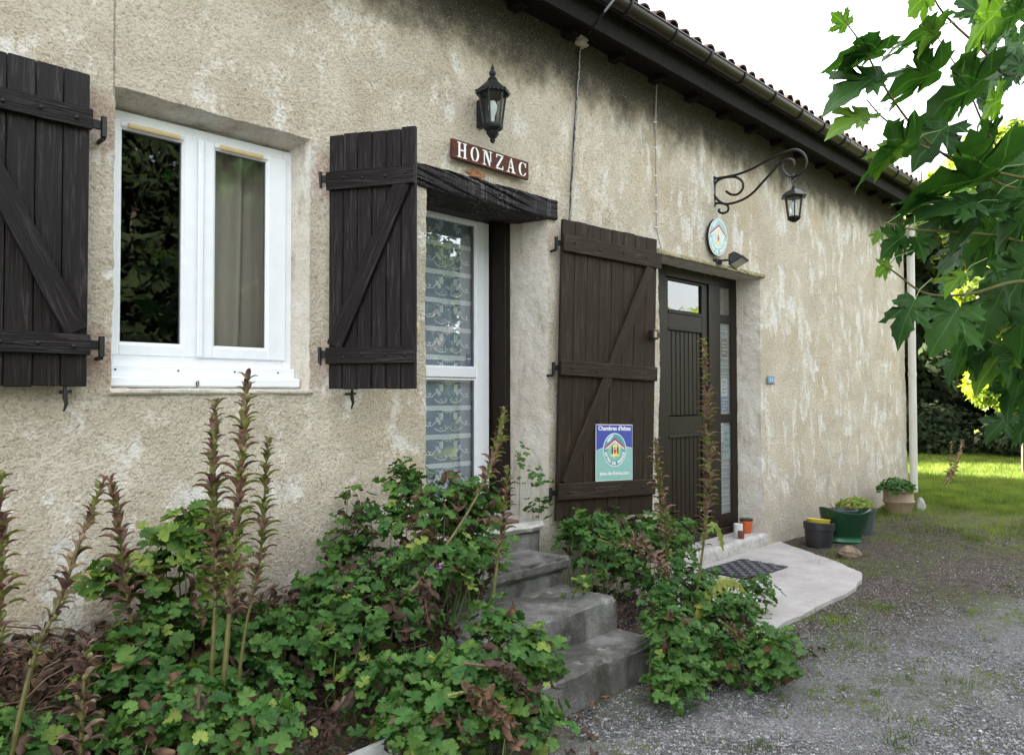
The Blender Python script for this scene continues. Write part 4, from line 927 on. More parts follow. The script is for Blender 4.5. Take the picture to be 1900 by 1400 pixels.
for i_, (cz_, rot_) in enumerate(((-.018, 0), (-.05, 90), (-.085, 0), (-.118, 90))):
    pts = [(hk.x+.015*math.cos(q)*(1 if rot_ == 0 else 0), hk.y+.015*math.cos(q)*(0 if rot_ == 0 else 1), hk.z+cz_+.023*math.sin(q)) for q in [k*math.pi/6 for k in range(13)]]; ch.tube(pts, .0045, 6, False)
ch.build('chain', M['iron'], hl, True)
lt = cp(930, 345); lz = lt.z
CC = Vector((hk.x, hk.y, lz-.155)); z0, z1, r0, r1 = lantern_body(hl, CC, .80, 6, M['iron'])
m_ = MB(); m_.lathe([(r1*1.50, z1-.006), (r1*1.50, z1+.002), (r1*1.0, z1+.032), (r1*.35, z1+.058), (.012, z1+.070), (.010, z1+.078), (.0, z1+.080)], CC, 6); m_.tube([(CC.x+.014*math.cos(q), CC.y, CC.z+z1+.090+.014*math.sin(q)) for q in [k*math.pi/6 for k in range(13)]], .004, 6, False); m_.build('hood', M['iron'], hl)
m_ = MB(); m_.lathe([(.0, z0-.040), (.020, z0-.034), (.050, z0-.016), (r0*1.1, z0-.012)], CC, 6); m_.build('base', M['iron'], hl)
# floodlight
q = W(1338, 487, -.03); fl = thing('floodlight', 'small black floodlight fixed below the oval sign over the brown door', 'floodlight', (q.x, 0, q.z))
m_ = MB(); m_.box((q.x-.10, -.05, q.z-.022), (q.x-.01, -.002, q.z+.022), None, .006); m_.tube([(q.x-.08, -.045, q.z), (q.x-.08, -.12, q.z+.0), (q.x+.05, -.13, q.z+.01)], .010, 6); m_.build('mount', M['black_plastic'], fl)
Mf = Matrix.Translation((q.x+.045, -.15, q.z+.018)) @ Matrix.Rotation(R(-28), 4, 'X') @ Matrix.Rotation(R(12), 4, 'Z')
m_ = MB(); m_.add([(-.085, -.07, -.03), (.085, -.07, -.03), (.085, .06, -.03), (-.085, .06, -.03), (-.05, -.03, .045), (.05, -.03, .045), (.05, .04, .045), (-.05, .04, .045)], [(0, 3, 2, 1), (4, 5, 6, 7), (0, 1, 5, 4), (1, 2, 6, 5), (2, 3, 7, 6), (3, 0, 4, 7)]); m_.box((-.09, -.075, -.038), (.09, .065, -.029), None, .003)
for k in range(5): m_.box((-.045+.022*k, -.02, .044), (-.040+.022*k, .035, .060))
link('lamp_head', m_.mesh('lamp_head', M['black_plastic']), fl, Mf); link('lens', MB().box((-.07, -.058, -.041), (.07, .05, -.0385)).mesh('lens', m_plain('grey_lens', (.35, .36, .36), .15)), fl, Mf)
# cables
ca = thing('cable', 'twisted dark cable running down the wall from the eaves to the tall shutter', 'cable', (4.02, 0, 3.9), 'cables on the wall')
cz_ = [tuple(W(1172, -32, -.35)), tuple(W(1140, -2, -.42)), tuple(W(1122, 22, -.415)), tuple(W(1104, 46, -.27)), tuple(W(1092, 62, -.12)), (4.085, -.05, 3.965), (4.075, -.022, 3.90)]+[(lerp(4.075, 3.945, k/14)+.004*math.sin(k*1.7), -.020, lerp(3.90, 2.55, k/14)) for k in range(1, 15)]
MB().tube(cz_, .0085, 6).build('sheath', M['black_plastic'], ca, True)
MB().tube([(p_[0]+.0045*math.sin(i*1.3+math.sin(i*.7)*2), p_[1]-.006, p_[2]) for i, p_ in enumerate([lerp(Vector(cz_[6]), Vector(cz_[-1]), k/60) for k in range(61)])], .0045, 5).build('pale_core', m_plain('grey_core', (.30, .30, .29), .6, var=.4, scale=60), ca, True)
hewn((4.035, -.065, 3.90), (4.115, .0, 3.985), 6, 4, 6, .018, mat=m_plain('foam_seal', (.50, .44, .34), .9, var=.3, scale=40), name='foam_seal', parent=ca)
cb = thing('cable', 'thin grey cable running straight down the wall to the corner of the brown door', 'cable', (5.0, 0, 3.9), 'cables on the wall')
MB().tube([(5.03, -.02, 4.0), (5.018, -.014, 3.7), (5.012, -.013, 3.3), (5.02, -.013, 2.98), (5.018, -.013, 2.80), (5.04, -.016, 2.72), (5.075, -.02, 2.63)], .0048, 6).build('sheath', m_plain('grey_cable', (.26, .25, .23), .6), cb, True)
clp = MB().box((-.008, -.02, -.004), (.008, .0, .004)).mesh('cable_clip', M['letter'])
for z in (3.62, 3.42, 3.2, 3.05, 2.92, 2.8): link('cable_clip', clp, cb, Matrix.Translation((5.015, 0, z)))

# ================================================================== POTS AND SMALL THINGS
def mound_leaves(name, parent, c, r, n, size, mat, nobj=0, geo=None, flat=.5):
    pos = []
    for i in range(n):
        a_ = rnd.uniform(0, 2*math.pi); q_ = math.sqrt(rnd.random()); h_ = (1-q_*q_)**.5*rnd.uniform(.4, 1.)
        pos.append((c[0]+r[0]*q_*math.cos(a_), c[1]+r[1]*q_*math.sin(a_), c[2]+r[2]*h_))
    pos = np.array(pos); nr = (pos-np.array(c))*np.array([1/r[0], 1/r[1], 1/max(r[2], .01)])+rng.normal(0, .5, (n, 3)); nr[:, 2] += flat
    bv, bf = GER[0]
    o = link(name, scatter(name, bv, bf, pos, rots(nr, rng.uniform(0, 6.28, n)), rng.uniform(.6, 1.2, n)*size, mat), parent); o['kind'] = 'stuff'; return o
def ger_leaf(seed):
    r_ = random.Random(seed); v = [(0, .12, -.10)]; n = 31
    for k in range(n):
        a_ = -math.pi/2+R(22)+(2*math.pi-R(44))*k/(n-1); t_ = k/(n-1)*5
        lobe = .22*abs(math.sin(math.pi*t_))**.6; rr = .76+lobe+r_.uniform(-.03, .03)+(.05 if k % 2 else -.05)
        v.append((rr*math.cos(a_)*.55, .12+rr*math.sin(a_)*.55, .03*(1 if k % 2 else -1)+.05*math.cos(t_*2*math.pi)+r_.uniform(-.04, .05)))
    return np.array(v), np.array([(0, k, k+1) for k in range(1, n)])
GER = [ger_leaf(i) for i in range(6)]
def pot(name, label, px0, px1, py1, y, h, top_r, bot_r, mat, n=28, rings=(), group=None, soil=True, sx=1., sy=1., base=None, tilt=0):
    c0 = W((px0+px1)/2, py1, y) if base is None else Vector(base)
    z0 = zg(c0.x, c0.y) if base is None else c0.z
    c = Vector((c0.x, c0.y, z0)); p_ = thing(name, label, 'pot', c, group)
    Mx = Matrix.Translation(c) @ Matrix.Rotation(R(tilt), 4, 'Y')
    prof = [(bot_r, 0)]
    for (zz_, rr_) in rings: prof.append((rr_, zz_))
    prof += [(top_r, h), (top_r-.012, h+.003), (top_r-.016, h-.02), (bot_r*.8, .03)]
    link('body', MB().lathe(prof, (0, 0, 0), n, None, sx, sy).mesh('body', mat, True), p_, Mx)
    if soil: link('soil', MB().lathe([(top_r-.018, h-.04), (.0, h-.03)], (0, 0, 0), n, None, sx, sy).mesh('soil', M['soil']), p_, Mx)
    return p_, c
t = NT('potting_soil'); n = t.noise(t.pos(), 60, 5, .7); M['soil'] = t.fin(t.mix(t.ramp(n, [(.35, 0.), (.65, 1.)]), (.02, .014, .01), (.09, .06, .04)), .95, t.bump(n, .01, 1))
terr = m_plain('terracotta', (.42, .11, .035), .75, var=.15, scale=12); terd = m_plain('dark_terracotta', (.16, .05, .03), .8, var=.2)
q = W(1377, 990, -.0); zs_ = .266
def on_sill(px, py): return G(px, py, .222)
b1 = on_sill(1377, 988); b2 = on_sill(1356, 992); b3 = on_sill(1364, 996)
pot('flower_pot', 'orange plastic plant pot with a black liner on the doorstep', 0, 0, 0, 0, .125, .058, .042, m_plain('orange_plastic', (.50, .10, .02), .45, var=.1), rings=((.095, .052), (.098, .060)), base=(b1.x+.02, .09, .222))
pot('tin_can', 'white tin can with faded print standing on the doorstep beside the orange pot', 0, 0, 0, 0, .115, .040, .040, m_plain('white_can', (.60, .62, .60), .4, var=.15, scale=25), rings=((.02, .041), (.09, .040)), base=(b2.x-.02, .06, .222))
pot('small_clay_pot', 'little dark terracotta pot in front of the white can on the doorstep', 0, 0, 0, 0, .065, .030, .026, terd, rings=((.05, .030),), base=(b3.x-.02, -.005, .222))
MB().lathe([(.060, 0), (.062, .014), (.052, .016)], (b1.x+.02, .09, .222+.117), 24).build('liner', M['black_plastic']); o_l = COL.objects['liner']; tag(o_l, 'black liner rim sitting in the orange pot on the doorstep', 'liner')
# along the foot of the wall
rb, cb_ = pot('plastic_bucket', 'black plastic nursery bucket with a yellow tub inside, nearest the slab', 0, 0, 0, 0, .225, .142, .112, M['black_plastic'], rings=((.16, .130), (.163, .138)), soil=False, base=(7.18, -.36, zg(7.18, -.36)-.005), tilt=5)
yb = thing('yellow_tub', 'bright yellow tub nested in the black nursery bucket', 'tub', cb_+Vector((.03, 0, .05)))
link('tub', MB().lathe([(.075, 0), (.104, .185), (.111, .195), (.099, .19), (.07, .02)], (0, 0, 0), 26).mesh('tub', m_plain('yellow_plastic', (.62, .48, .06), .45, var=.05), True), yb, Matrix.Translation(cb_+Vector((.035, .02, .055))) @ Matrix.Rotation(R(6), 4, 'Y'))
t = NT('green_glaze'); n = t.noise(t.obj(), 8, 6, .6); zc = t.sep(t.obj())[2]; c = t.mix(n, (.004, .022, .012), (.010, .052, .026)); c = t.mix(t.step(zc, .085, .03), c, (.04, .15, .085)); M['glaze'] = t.fin(c, .22, t.bump(n, .004, .3))
gx_ = Vector((7.56, -.45, 0))
tub = thing('glazed_planter', 'large dark green glazed oval planter with a wavy rim at the foot of the wall', 'planter', (gx_.x, -.45, zg(gx_.x, -.45)-.01))
def tub_mesh():
    n = 40; v = []; f = []; prof = [(.17, .0), (.205, .02), (.195, .045), (.20, .07), (.255, .17), (.285, .27), (.300, .335), (.285, .338), (.262, .27), (.2, .10)]
    for (r_, z_) in prof:
        for k in range(n):
            a_ = 2*math.pi*k/n; up_ = (.035*math.cos(2*a_)+.015*math.cos(a_+1))*(z_/.335)**2; v.append((r_*1.12*math.cos(a_), r_*.80*math.sin(a_), z_+up_))
    for i in range(len(prof)-1):
        for k in range(n): f.append((i*n+k, i*n+(k+1) % n, (i+1)*n+(k+1) % n, (i+1)*n+k))
    f.append(tuple(range(n-1, -1, -1))); f.append(tuple((len(prof)-1)*n+k for k in range(n))); b = MB(); b.add(v, f); return b.mesh('bowl', M['glaze'], True)
link('bowl', tub_mesh(), tub, Matrix.Translation((gx_.x, -.45, zg(gx_.x, -.45)-.01)) @ Matrix.Rotation(R(5), 4, 'Y') @ Matrix.Rotation(R(-38), 4, 'Z') @ Matrix.Diagonal((.74, .74, .92, 1)))
lp_, lcc = pot('plastic_pot', 'dark blue green plastic pot set inside the green glazed planter', 0, 0, 0, 0, .12, .14, .10, m_plain('dark_teal_plastic', (.02, .055, .06), .5), base=(gx_.x+.03, -.43, zg(gx_.x, -.45)+.185), rings=((.10, .136),))
tw_ = MB()
for k in range(9): a_ = rnd.uniform(0, 6.28); tw_.tube([(lcc.x+.06*math.cos(a_), lcc.y+.06*math.sin(a_), lcc.z+.08), (lcc.x+.10*math.cos(a_+.3), lcc.y+.12*math.sin(a_), lcc.z+.1+rnd.uniform(.03, .08))], .003, 4)
tag(tw_.build('dead_stalks', M['twig'], lp_), kind='stuff')
gy_ = W(1627, 975, -.30); p2, c2 = pot('planter', 'grey green plastic pot of pale leaves behind the glazed planter', 0, 0, 0, 0, .285, .185, .135, m_plain('slate_green_plastic', (.05, .075, .08), .5), base=(8.12, -.38, zg(8.12, -.38)-.01), rings=((.24, .168), (.245, .182)))
mound_leaves('foliage', p2, (c2.x-.06, c2.y, c2.z+.27), (.23, .18, .11), 380, .045, M['ger_pale'])
gz_ = W(1679, 960, -.28); M['beige_pot'] = m_plain('beige_pot', (.30, .22, .15), .8, var=.18, scale=9)
p3, c3 = pot('ringed_planter', 'beige clay planter with two raised bands near the downpipe', 0, 0, 0, 0, .285, .170, .125, M['beige_pot'], base=(9.55, -.33, zg(9.55, -.33)-.02), rings=((.12, .150), (.135, .165), (.155, .174), (.17, .162), (.255, .160), (.265, .176)))
mound_leaves('foliage', p3, (c3.x-.10, c3.y, c3.z+.27), (.27, .18, .16), 260, .05, M['ger2']); mound_leaves('foliage', p3, (c3.x+.1, c3.y, c3.z+.27), (.18, .16, .12), 140, .045, M['ger'])
def rock(name, label, c, r, mat, seed, cat='rock'):
    m_ = MB(); n, k_ = 9, 14; v = []; f = []
    for i in range(n+1):
        th = math.pi*i/n
        for j in range(k_):
            a_ = 2*math.pi*j/k_; d_ = Vector((math.sin(th)*math.cos(a_), math.sin(th)*math.sin(a_), math.cos(th))); s_ = 1+.28*noise.noise(d_*1.4+Vector((seed, 0, 0)))+.10*noise.noise(d_*4+Vector((0, seed, 0)))
            v.append((c[0]+d_.x*r[0]*s_, c[1]+d_.y*r[1]*s_, c[2]+d_.z*r[2]*s_))
    for i in range(n):
        for j in range(k_): f.append((i*k_+j, (i+1)*k_+j, (i+1)*k_+(j+1) % k_, i*k_+(j+1) % k_))
    m_.add(v, f); o = m_.build(name, mat, None, False); tag(o, label, cat); return o
q = G(1583, 1030, .10); M['rock'] = m_plain('brown_rock', (.16, .12, .08), .9, var=.5, scale=14, bump=1)
rock('rock', 'angular brown rock lying on the gravel in front of the green planter', (q.x, q.y+.03, .115), (.13, .09, .06), M['rock'], 3)
q = G(1708, 945, .15); rock('stone', 'pale grey stone beside the beige ringed planter', (q.x, q.y, .19), (.04, .05, .10), m_plain('pale_stone', (.34, .33, .31), .9, var=.4, scale=20, bump=1), 8)
q = G(1818, 938, .13); rock('stepping_stone', 'flat pale stepping stone set in the lawn', (q.x, q.y, .118), (.52, .20, .035), m_plain('lawn_stone', (.30, .25, .20), .9, var=.25, scale=8), 5)
rock('edging_stone', 'white painted edging stone half buried under the plants at the front of the bed', (1.60, -.98, .155), (.30, .075, .075), m_plain('white_stone', (.62, .63, .62), .9, var=.2, scale=18, bump=1), 11)
# chequered rubber mat on the slab
mt_c = [G(a_, b_, .18) for a_, b_ in ((1345, 1018), (1430, 1045), (1395, 1062), (1312, 1040))]
mc0 = (mt_c[0]+mt_c[1]+mt_c[2]+mt_c[3])/4; mat_o = thing('rubber_mat', 'black and grey chequered rubber mat on the pale concrete apron', 'mat', (mc0.x, mc0.y, .107))
mw, mh = .62, .42; Mm = Matrix.Translation((5.72, -.36, .108)) @ Matrix.Rotation(R(-3), 4, 'Z')
link('base', MB().box((-mw/2, -mh/2, 0), (mw/2, mh/2, .008), None, .002).mesh('base', m_plain('black_rubber', (.012, .012, .015), .6)), mat_o, Mm)
tl_ = MB().box((-.026, -.026, .0), (.026, .026, .006), None, .002).mesh('tile', m_plain('grey_rubber', (.075, .08, .095), .5))
for i in range(11):
    for j in range(7):
        if (i+j) % 2 == 0: link('tile', tl_, mat_o, Mm @ Matrix.Translation((-mw/2+.031+i*.0567, -mh/2+.030+j*.0571, .0075)))
# slatted thing at the edge of the wood
q = Vector((18.3, 2.15, .15)); sb = thing('slatted_board', 'small grey slatted board leaning at the edge of the dark wood', 'board', q)
for k in range(5): link('slat', MB().box((-.16, -.01, -.03), (.16, .01, .03)).mesh('slat', m_plain('grey_slat', (.22, .23, .24), .7)), sb, Matrix.Translation(q+Vector((.05*k, .03*k, .12+.11*k))) @ Matrix.Rotation(R(-20), 4, 'Y'))
for s_ in (-.13, .13): MB().tube([q+Vector((s_, 0, 0)), q+Vector((.24+s_, .14, .62))], .014, 6).build('rail', M['iron'], sb)
# ================================================================== PLANTS IN THE BEDS
def leaf_mesh(vf, size, mat, name):
    b = MB(); b.add([(p[0]*size, p[1]*size, p[2]*size) for p in vf[0]], [tuple(q) for q in vf[1]]); return b.mesh(name, mat, 2)
GM = {m: [leaf_mesh(g_, 1., M[m], 'leaf') for g_ in GER] for m in ('ger', 'ger2', 'ger_pale')}
def dry_leaf(seed):
    r_ = random.Random(seed); n = 6; v = []; f = []
    for i in range(n+1):
        u = i/n; w_ = .24*math.sin(math.pi*min(.97, u*.9+.06))**.7; cu_ = .5*math.sin(u*2.4+seed); a_ = r_.uniform(-.9, .9)
        for s_ in (-1, -.35, .35, 1): v.append((w_*s_*math.cos(a_*.6)+r_.uniform(-.03, .03), u*math.cos(cu_)-.15, .22*math.sin(u*3)*(1 if seed % 2 else -.6)+w_*abs(s_)*.9*math.sin(a_+1)+r_.uniform(-.05, .05)))
    for i in range(n):
        for k in range(3): f += [(i*4+k, i*4+k+1, i*4+k+5), (i*4+k, i*4+k+5, i*4+k+4)]
    return np.array(v), np.array(f)
DRY = [dry_leaf(i) for i in range(6)]
DM = {m: [leaf_mesh(g_, 1., M[m], 'dry_leaf') for g_ in DRY] for m in ('dry', 'dry_dark')}
camv = np.array(CAM)
def in_view(p):
    d_ = Vector(p)-CAM; w_ = d_.dot(fwd)
    return w_ > .2 and abs(d_.dot(rt)/w_*FPX) < 1010 and abs(d_.dot(upv)/w_*FPX) < 760
def geranium(label, blobs, n, size=.062, nobj=150, pale=.05, dry=.2, group='geranium clumps in the beds', mats=('ger', 'ger2'), hollow=.5):
    """blobs: (px, py, plane y, rx px, rz px, ry m)"""
    B = []
    for (px, py, y, rx, rz, ry) in blobs:
        c = W(px, py, y); dep = (c-CAM).dot(fwd); B.append((np.array(c), np.array([rx*dep/FPX, ry, rz*dep/FPX])))
    c0 = B[0][0]; root = thing('geranium_plant', label, 'plant', (c0[0], c0[1], zg(c0[0], c0[1])), group)
    vol = np.array([b[1].prod()**(2/3) for b in B]); vol /= vol.sum(); P = []; Nn = []
    # clumps of leaves on shoots that end near the surface
    tips = []
    while len(P) < n:
        c, r = B[rng.choice(len(B), p=vol)]
        d_ = rng.normal(0, 1, 3); d_[2] = abs(d_[2])*.9+.05*d_[2] if rng.random() < .75 else d_[2]; d_ /= np.linalg.norm(d_)
        tip = c+d_*r*rng.uniform(hollow, 1.06)
        zf = zg(tip[0], tip[1])
        if tip[2] < zf+.03 or tip[1] > -.03: continue
        tips.append((tip, d_))
        k = rng.integers(3, 8)
        for _ in range(k):
            P.append(tip+rng.normal(0, 1, 3)*np.array([.042, .042, .030])); Nn.append(d_*.55+np.array([0, -.15, .8])+rng.normal(0, .38, 3))
    P = np.array(P); Nn = np.array(Nn); P[:, 1] = np.minimum(P[:, 1], -.02)
    S = rng.uniform(.42, 1.25, len(P))*size; Rm = rots(Nn, rng.uniform(0, 6.28, len(P)))
    score = np.array([(np.linalg.norm(p-camv)) + (0 if in_view(p) else 50) - .9*((p-c0)/B[0][1]).max()*0 for p in P])
    # show-largest: nearest and outermost ones are single leaves
    order = np.argsort(score); objs = order[:nobj]; rest = order[nobj:]
    for i in objs:
        m_ = 'ger_pale' if rng.random() < pale else mats[0] if rng.random() < .6 else mats[1]
        Mx = Matrix.Translation(P[i]) @ Matrix([list(Rm[i][0])+[0], list(Rm[i][1])+[0], list(Rm[i][2])+[0], [0, 0, 0, 1]]) @ Matrix.Scale(S[i], 4)
        link('leaf', GM[m_][int(rng.integers(6))], root, Mx)
    for m_, part in ((mats[0], rest[::2]), (mats[1], rest[1::2])):
        if len(part): tag(link('foliage', scatter('foliage', *GER[len(part) % 6], P[part], Rm[part], S[part], M[m_], True), root), kind='stuff')
    st = MB()
    for (tip, d_) in tips[::4]:
        c, r = B[0]; base = np.array([lerp(tip[0], c[0], .25)+rng.normal(0, .04), min(-.03, lerp(tip[1], c[1], .3)+.05), 0]); base[2] = zg(base[0], base[1]); md = (base+tip)/2+np.array([0, 0, .02])+d_*.03
        st.tube([base, md, tip], [.0035, .0028, .0018], 4, False)
    tag(st.build('stems', M['stem'], root), kind='stuff')
    # petioles that hold each single leaf
    if dry:
        k = int(n*(dry+.1)); dp_ = []
        for _ in range(k):
            c, r = B[rng.choice(len(B), p=vol)]; d_ = rng.normal(0, 1, 3); d_ /= np.linalg.norm(d_); p = c+d_*r*rng.uniform(.5, 1.0); p[2] = max(p[2], zg(p[0], p[1])+.01); p[1] = min(p[1], -.03); dp_.append(p)
        dp_ = np.array(dp_); tag(link('withered_leaves', scatter('withered_leaves', *DRY[k % 6], dp_, rots(rng.normal(0, 1, (k, 3)), rng.uniform(0, 6.28, k)), rng.uniform(.035, .095, k), M['dry' if k % 2 else 'dry_dark']), root), kind='stuff')
    return root
geranium('low geranium in the bottom left corner of the bed, largely cut by leaning stalk', [(55, 1375, -.72, 95, 55, .12)], 120, .062, 70)
geranium('broad leaved geranium standing tall against the wall behind the three flower spikes', [(340, 1075, -.28, 105, 100, .14), (360, 985, -.22, 50, 45, .08), (240, 1090, -.26, 50, 60, .1)], 330, .078, 190, .12, .05, mats=('ger', 'ger_pale'))
geranium('geranium with trailing stems at the foot of the leaning left stalks', [(240, 1290, -.62, 110, 90, .2), (330, 1200, -.5, 120, 80, .18)], 330, .062, 190)
geranium('geranium below the window at the front edge, left of the edging stone', [(420, 1370, -1.0, 190, 50, .2), (330, 1330, -.85, 120, 60, .15)], 330, .062, 200)
geranium('geranium clump in the middle of the bed under the right end of the window', [(530, 1220, -.55, 120, 95, .22), (470, 1290, -.7, 120, 80, .2)], 420, .060, 220)
geranium('straggly tall geranium against the wall left of the glazed door', [(665, 960, -.12, 38, 60, .07), (650, 1030, -.14, 60, 60, .08)], 110, .055, 80, .15, .5)
geranium('bushy geranium growing in front of the glazed door', [(810, 960, -.42, 115, 82, .16), (750, 900, -.28, 36, 38, .07), (882, 945, -.45, 40, 55, .1)], 520, .056, 260, .05, .16)
geranium('geranium with a pink flower head left of the top step', [(790, 1070, -.55, 150, 85, .2), (888, 1050, -.6, 42, 80, .1)], 520, .056, 260, .03, .12)
geranium('geranium mixed with dead leaves in the middle foreground', [(690, 1165, -.72, 150, 75, .22), (640, 1110, -.5, 70, 60, .15), (700, 1265, -.95, 90, 45, .15)], 520, .060, 220, .04, .2)
geranium('geranium hanging over the edging stone at the bottom of the bed', [(800, 1360, -1.25, 130, 60, .18), (820, 1280, -1.05, 120, 50, .15)], 330, .064, 210, .05, .14)
geranium('fresh green geranium spilling over the left end of the lower steps', [(985, 1232, -1.17, 62, 62, .12), (925, 1165, -1.0, 50, 40, .1)], 260, .060, 190, .05, .05)
geranium('geranium reaching onto the gravel at the foot of the steps', [(945, 1335, -1.32, 105, 60, .16), (880, 1250, -1.15, 80, 55, .15)], 380, .064, 230, .04, .08)
geranium('geranium mound under the tall weathered shutter, right against the steps', [(1095, 1010, -.32, 58, 58, .2), (1120, 978, -.22, 80, 26, .15), (1150, 1062, -.5, 50, 34, .15)], 480, .060, 220, .03, .1, mats=('ger2', 'ger'))
geranium('dense dark geranium beneath the blue and teal sign', [(1210, 1030, -.42, 105, 75, .28), (1240, 985, -.3, 80, 35, .2)], 560, .060, 240, .03, .08, mats=('ger2', 'ger'))
geranium('geranium spreading over the near edge of the concrete apron', [(1320, 1122, -.88, 85, 52, .22), (1395, 1105, -.98, 42, 40, .12), (1360, 1150, -1.15, 60, 45, .15), (1265, 1110, -.8, 80, 60, .2)], 680, .058, 240, .05, .06, mats=('ger2', 'ger'))
geranium('geranium in front of the apron beside the lowest step', [(1255, 1205, -1.25, 62, 66, .18), (1225, 1150, -1.1, 30, 36, .08), (1310, 1225, -1.3, 60, 62, .18), (1260, 1265, -1.38, 70, 28, .12)], 620, .062, 230, .05, .08)
geranium('small separate geranium tuft at the edge of the gravel, furthest right', [(1430, 1215, -1.55, 58, 52, .14), (1440, 1245, -1.6, 50, 25, .1)], 210, .058, 150, .05, .05)
geranium('little seedling geranium growing on the second step', [(1090, 1085, -.68, 32, 16, .05)], 26, .05, 24, .4, 0)
geranium('geranium shoots climbing the door jamb beside the tall shutter', [(985, 880, -.08, 30, 38, .04), (1000, 905, -.06, 16, 20, .03), (968, 845, -.08, 16, 20, .03), (1000, 955, -.08, 16, 30, .03)], 46, .052, 42, 0, 0)
# pink flower heads
M['pink'] = m_plain('pink_petal', (.55, .16, .48), .6, var=.2)
for (px, py, y, lb) in ((815, 1052, -.78, 'small pink geranium flower above the leaves left of the steps'), (508, 1396, -1.05, 'pink geranium flower at the very bottom edge of the bed')):
    q = W(px, py, y); f_ = thing('geranium_flower', lb, 'flower', q)
    pm_ = MB().add([(0, 0, 0), (.004, .008, .002), (0, .016, .001), (-.004, .008, .002)], [(0, 1, 2, 3)]).mesh('petal', M['pink'])
    for k in range(14): link('petal', pm_, f_, Matrix.Translation(q+Vector((rnd.uniform(-.012, .012), rnd.uniform(-.01, .01), rnd.uniform(-.008, .008)))) @ Matrix.Rotation(rnd.uniform(0, 6.28), 4, 'Z') @ Matrix.Rotation(rnd.uniform(-1, 1), 4, 'X'))
    MB().tube([q, q+Vector((.0, .02, -.08)), q+Vector((.01, .05, -.18))], .0018, 4).build('stalk', M['stem'], f_)

# ---- acanthus flower spikes
def bract(seed):
    r_ = random.Random(seed); v = []; n = 4
    for i in range(n+1):
        u = i/n; w_ = .19*math.sin(math.pi*(.12+.86*u))**.8; z_ = .42*math.sin(u*2.1)-.12*u; y_ = u
        v += [(-w_, y_, z_+w_*.5), (0, y_, z_-.03), (w_, y_, z_+w_*.5)]
    f = []
    for i in range(n):
        for k in (0, 1): f += [(i*3+k, i*3+k+1, i*3+k+4), (i*3+k, i*3+k+4, i*3+k+3)]
    return np.array(v), np.array(f)
BR = [bract(i) for i in range(2)]
BRM = {m: leaf_mesh(BR[0], 1., M[m], 'bract') for m in ('bract_g', 'bract_p', 'bract_d')}
cap_m = MB().lathe([(.0, 0), (.007, .006), (.009, .014), (.006, .022), (.0, .027)], (0, 0, 0), 7).mesh('seed_pod', M['bract_g'], True)
def spike(label, pts, y, f0, blen, mix, srad=.0065, step=.023, group='tall acanthus spikes in the beds', per=4, droop=0.0, yt=None):
    """pts: pixels from the foot to the tip, on the vertical plane at y (leaning to yt at the tip); flowers above fraction f0"""
    n_ = len(pts); P = [W(p[0], p[1], lerp(y, y if yt is None else yt, i/(n_-1))) for i, p in enumerate(pts)]
    P[0].z = min(P[0].z, zg(P[0].x, P[0].y)-.01) if P[0].z < zg(P[0].x, P[0].y)+.3 else P[0].z
    path = curve(P, 10); root = thing('acanthus_spike', label, 'flower spike', path[0], group)
    L = [0]
    for a_, b_ in zip(path[:-1], path[1:]): L.append(L[-1]+(b_-a_).length)
    T = L[-1]; rad = [lerp(srad*1.35, srad*.45, l_/T) for l_ in L]
    MB().tube(path, rad, 7).build('stem', M['sp_stem'], root, True)
    s_ = T*f0; k_ = 0
    while s_ < T:
        i = max(j for j in range(len(L)) if L[j] <= s_+1e-9); i = min(i, len(path)-2); u = (s_-L[i])/max(1e-6, L[i+1]-L[i]); p = path[i].lerp(path[i+1], u); tg = (path[i+1]-path[i]).normalized()
        fr_ = (s_-T*f0)/(T*(1-f0)); ln = blen*1.42*(1.0-.45*fr_**3)*rnd.uniform(.8, 1.15)
        if fr_ < .12: ln *= .7+2*fr_
        a0 = k_*math.pi/per+rnd.uniform(-.2, .2)
        xx = tg.orthogonal().normalized(); yy_ = tg.cross(xx)
        for q in range(per):
            if rnd.random() < .10: continue
            a_ = a0+2*math.pi*q/per; out = (xx*math.cos(a_)+yy_*math.sin(a_))
            d_ = (out*1.0+tg*(.30+.5*fr_**2-droop)+Vector((rnd.uniform(-.22, .22), rnd.uniform(-.22, .22), rnd.uniform(-.45, .2)))).normalized(); sd_ = d_.cross(tg).normalized(); nz_ = sd_.cross(d_)
            m_ = rnd.choices(('bract_g', 'bract_p', 'bract_d'), mix(fr_))[0]; l_ = ln*rnd.uniform(.75, 1.15)
            link('bract', BRM[m_], root, frame(p+out*rad[i]*.5, sd_*l_, d_*l_, nz_*l_))
        if per > 2 and k_ % 2 == 0:
            out = (xx*math.cos(a0+.8)+yy_*math.sin(a0+.8)); link('seed_pod', cap_m, root, frame(p+out*.006, out.cross(tg), tg.cross(out.cross(tg)), (out+tg*.9).normalized()))
        s_ += step*1.28*lerp(1., .72, fr_); k_ += 1
    return root
mixA = lambda f: (.32+.5*f, .5-.3*f, .18)
mixP = lambda f: (.25+.3*f, .55-.2*f, .2)
mixR = lambda f: (.5, .45, .05)
mixD = lambda f: (.1, .2+.5*f, .8-.6*f)
spike('flower spike leaning right from the bottom left corner over the plaster', [(-10, 1400), (55, 1250), (112, 1110), (150, 1000), (192, 893)], -.80, .46, .040, lambda f: (.3+.2*f, .15+.3*f, .55-.4*f), .0075, .026)
spike('flower spike cut off by the left edge of the photo', [(-30, 1400), (-8, 1250), (0, 1100), (0, 990), (-6, 870)], -.78, .42, .046, mixP)
spike('short purple flower spike bending left, second from the left', [(268, 1255), (240, 1130), (225, 1010), (218, 950), (205, 895)], -.50, .38, .052, mixD, .006, .030)
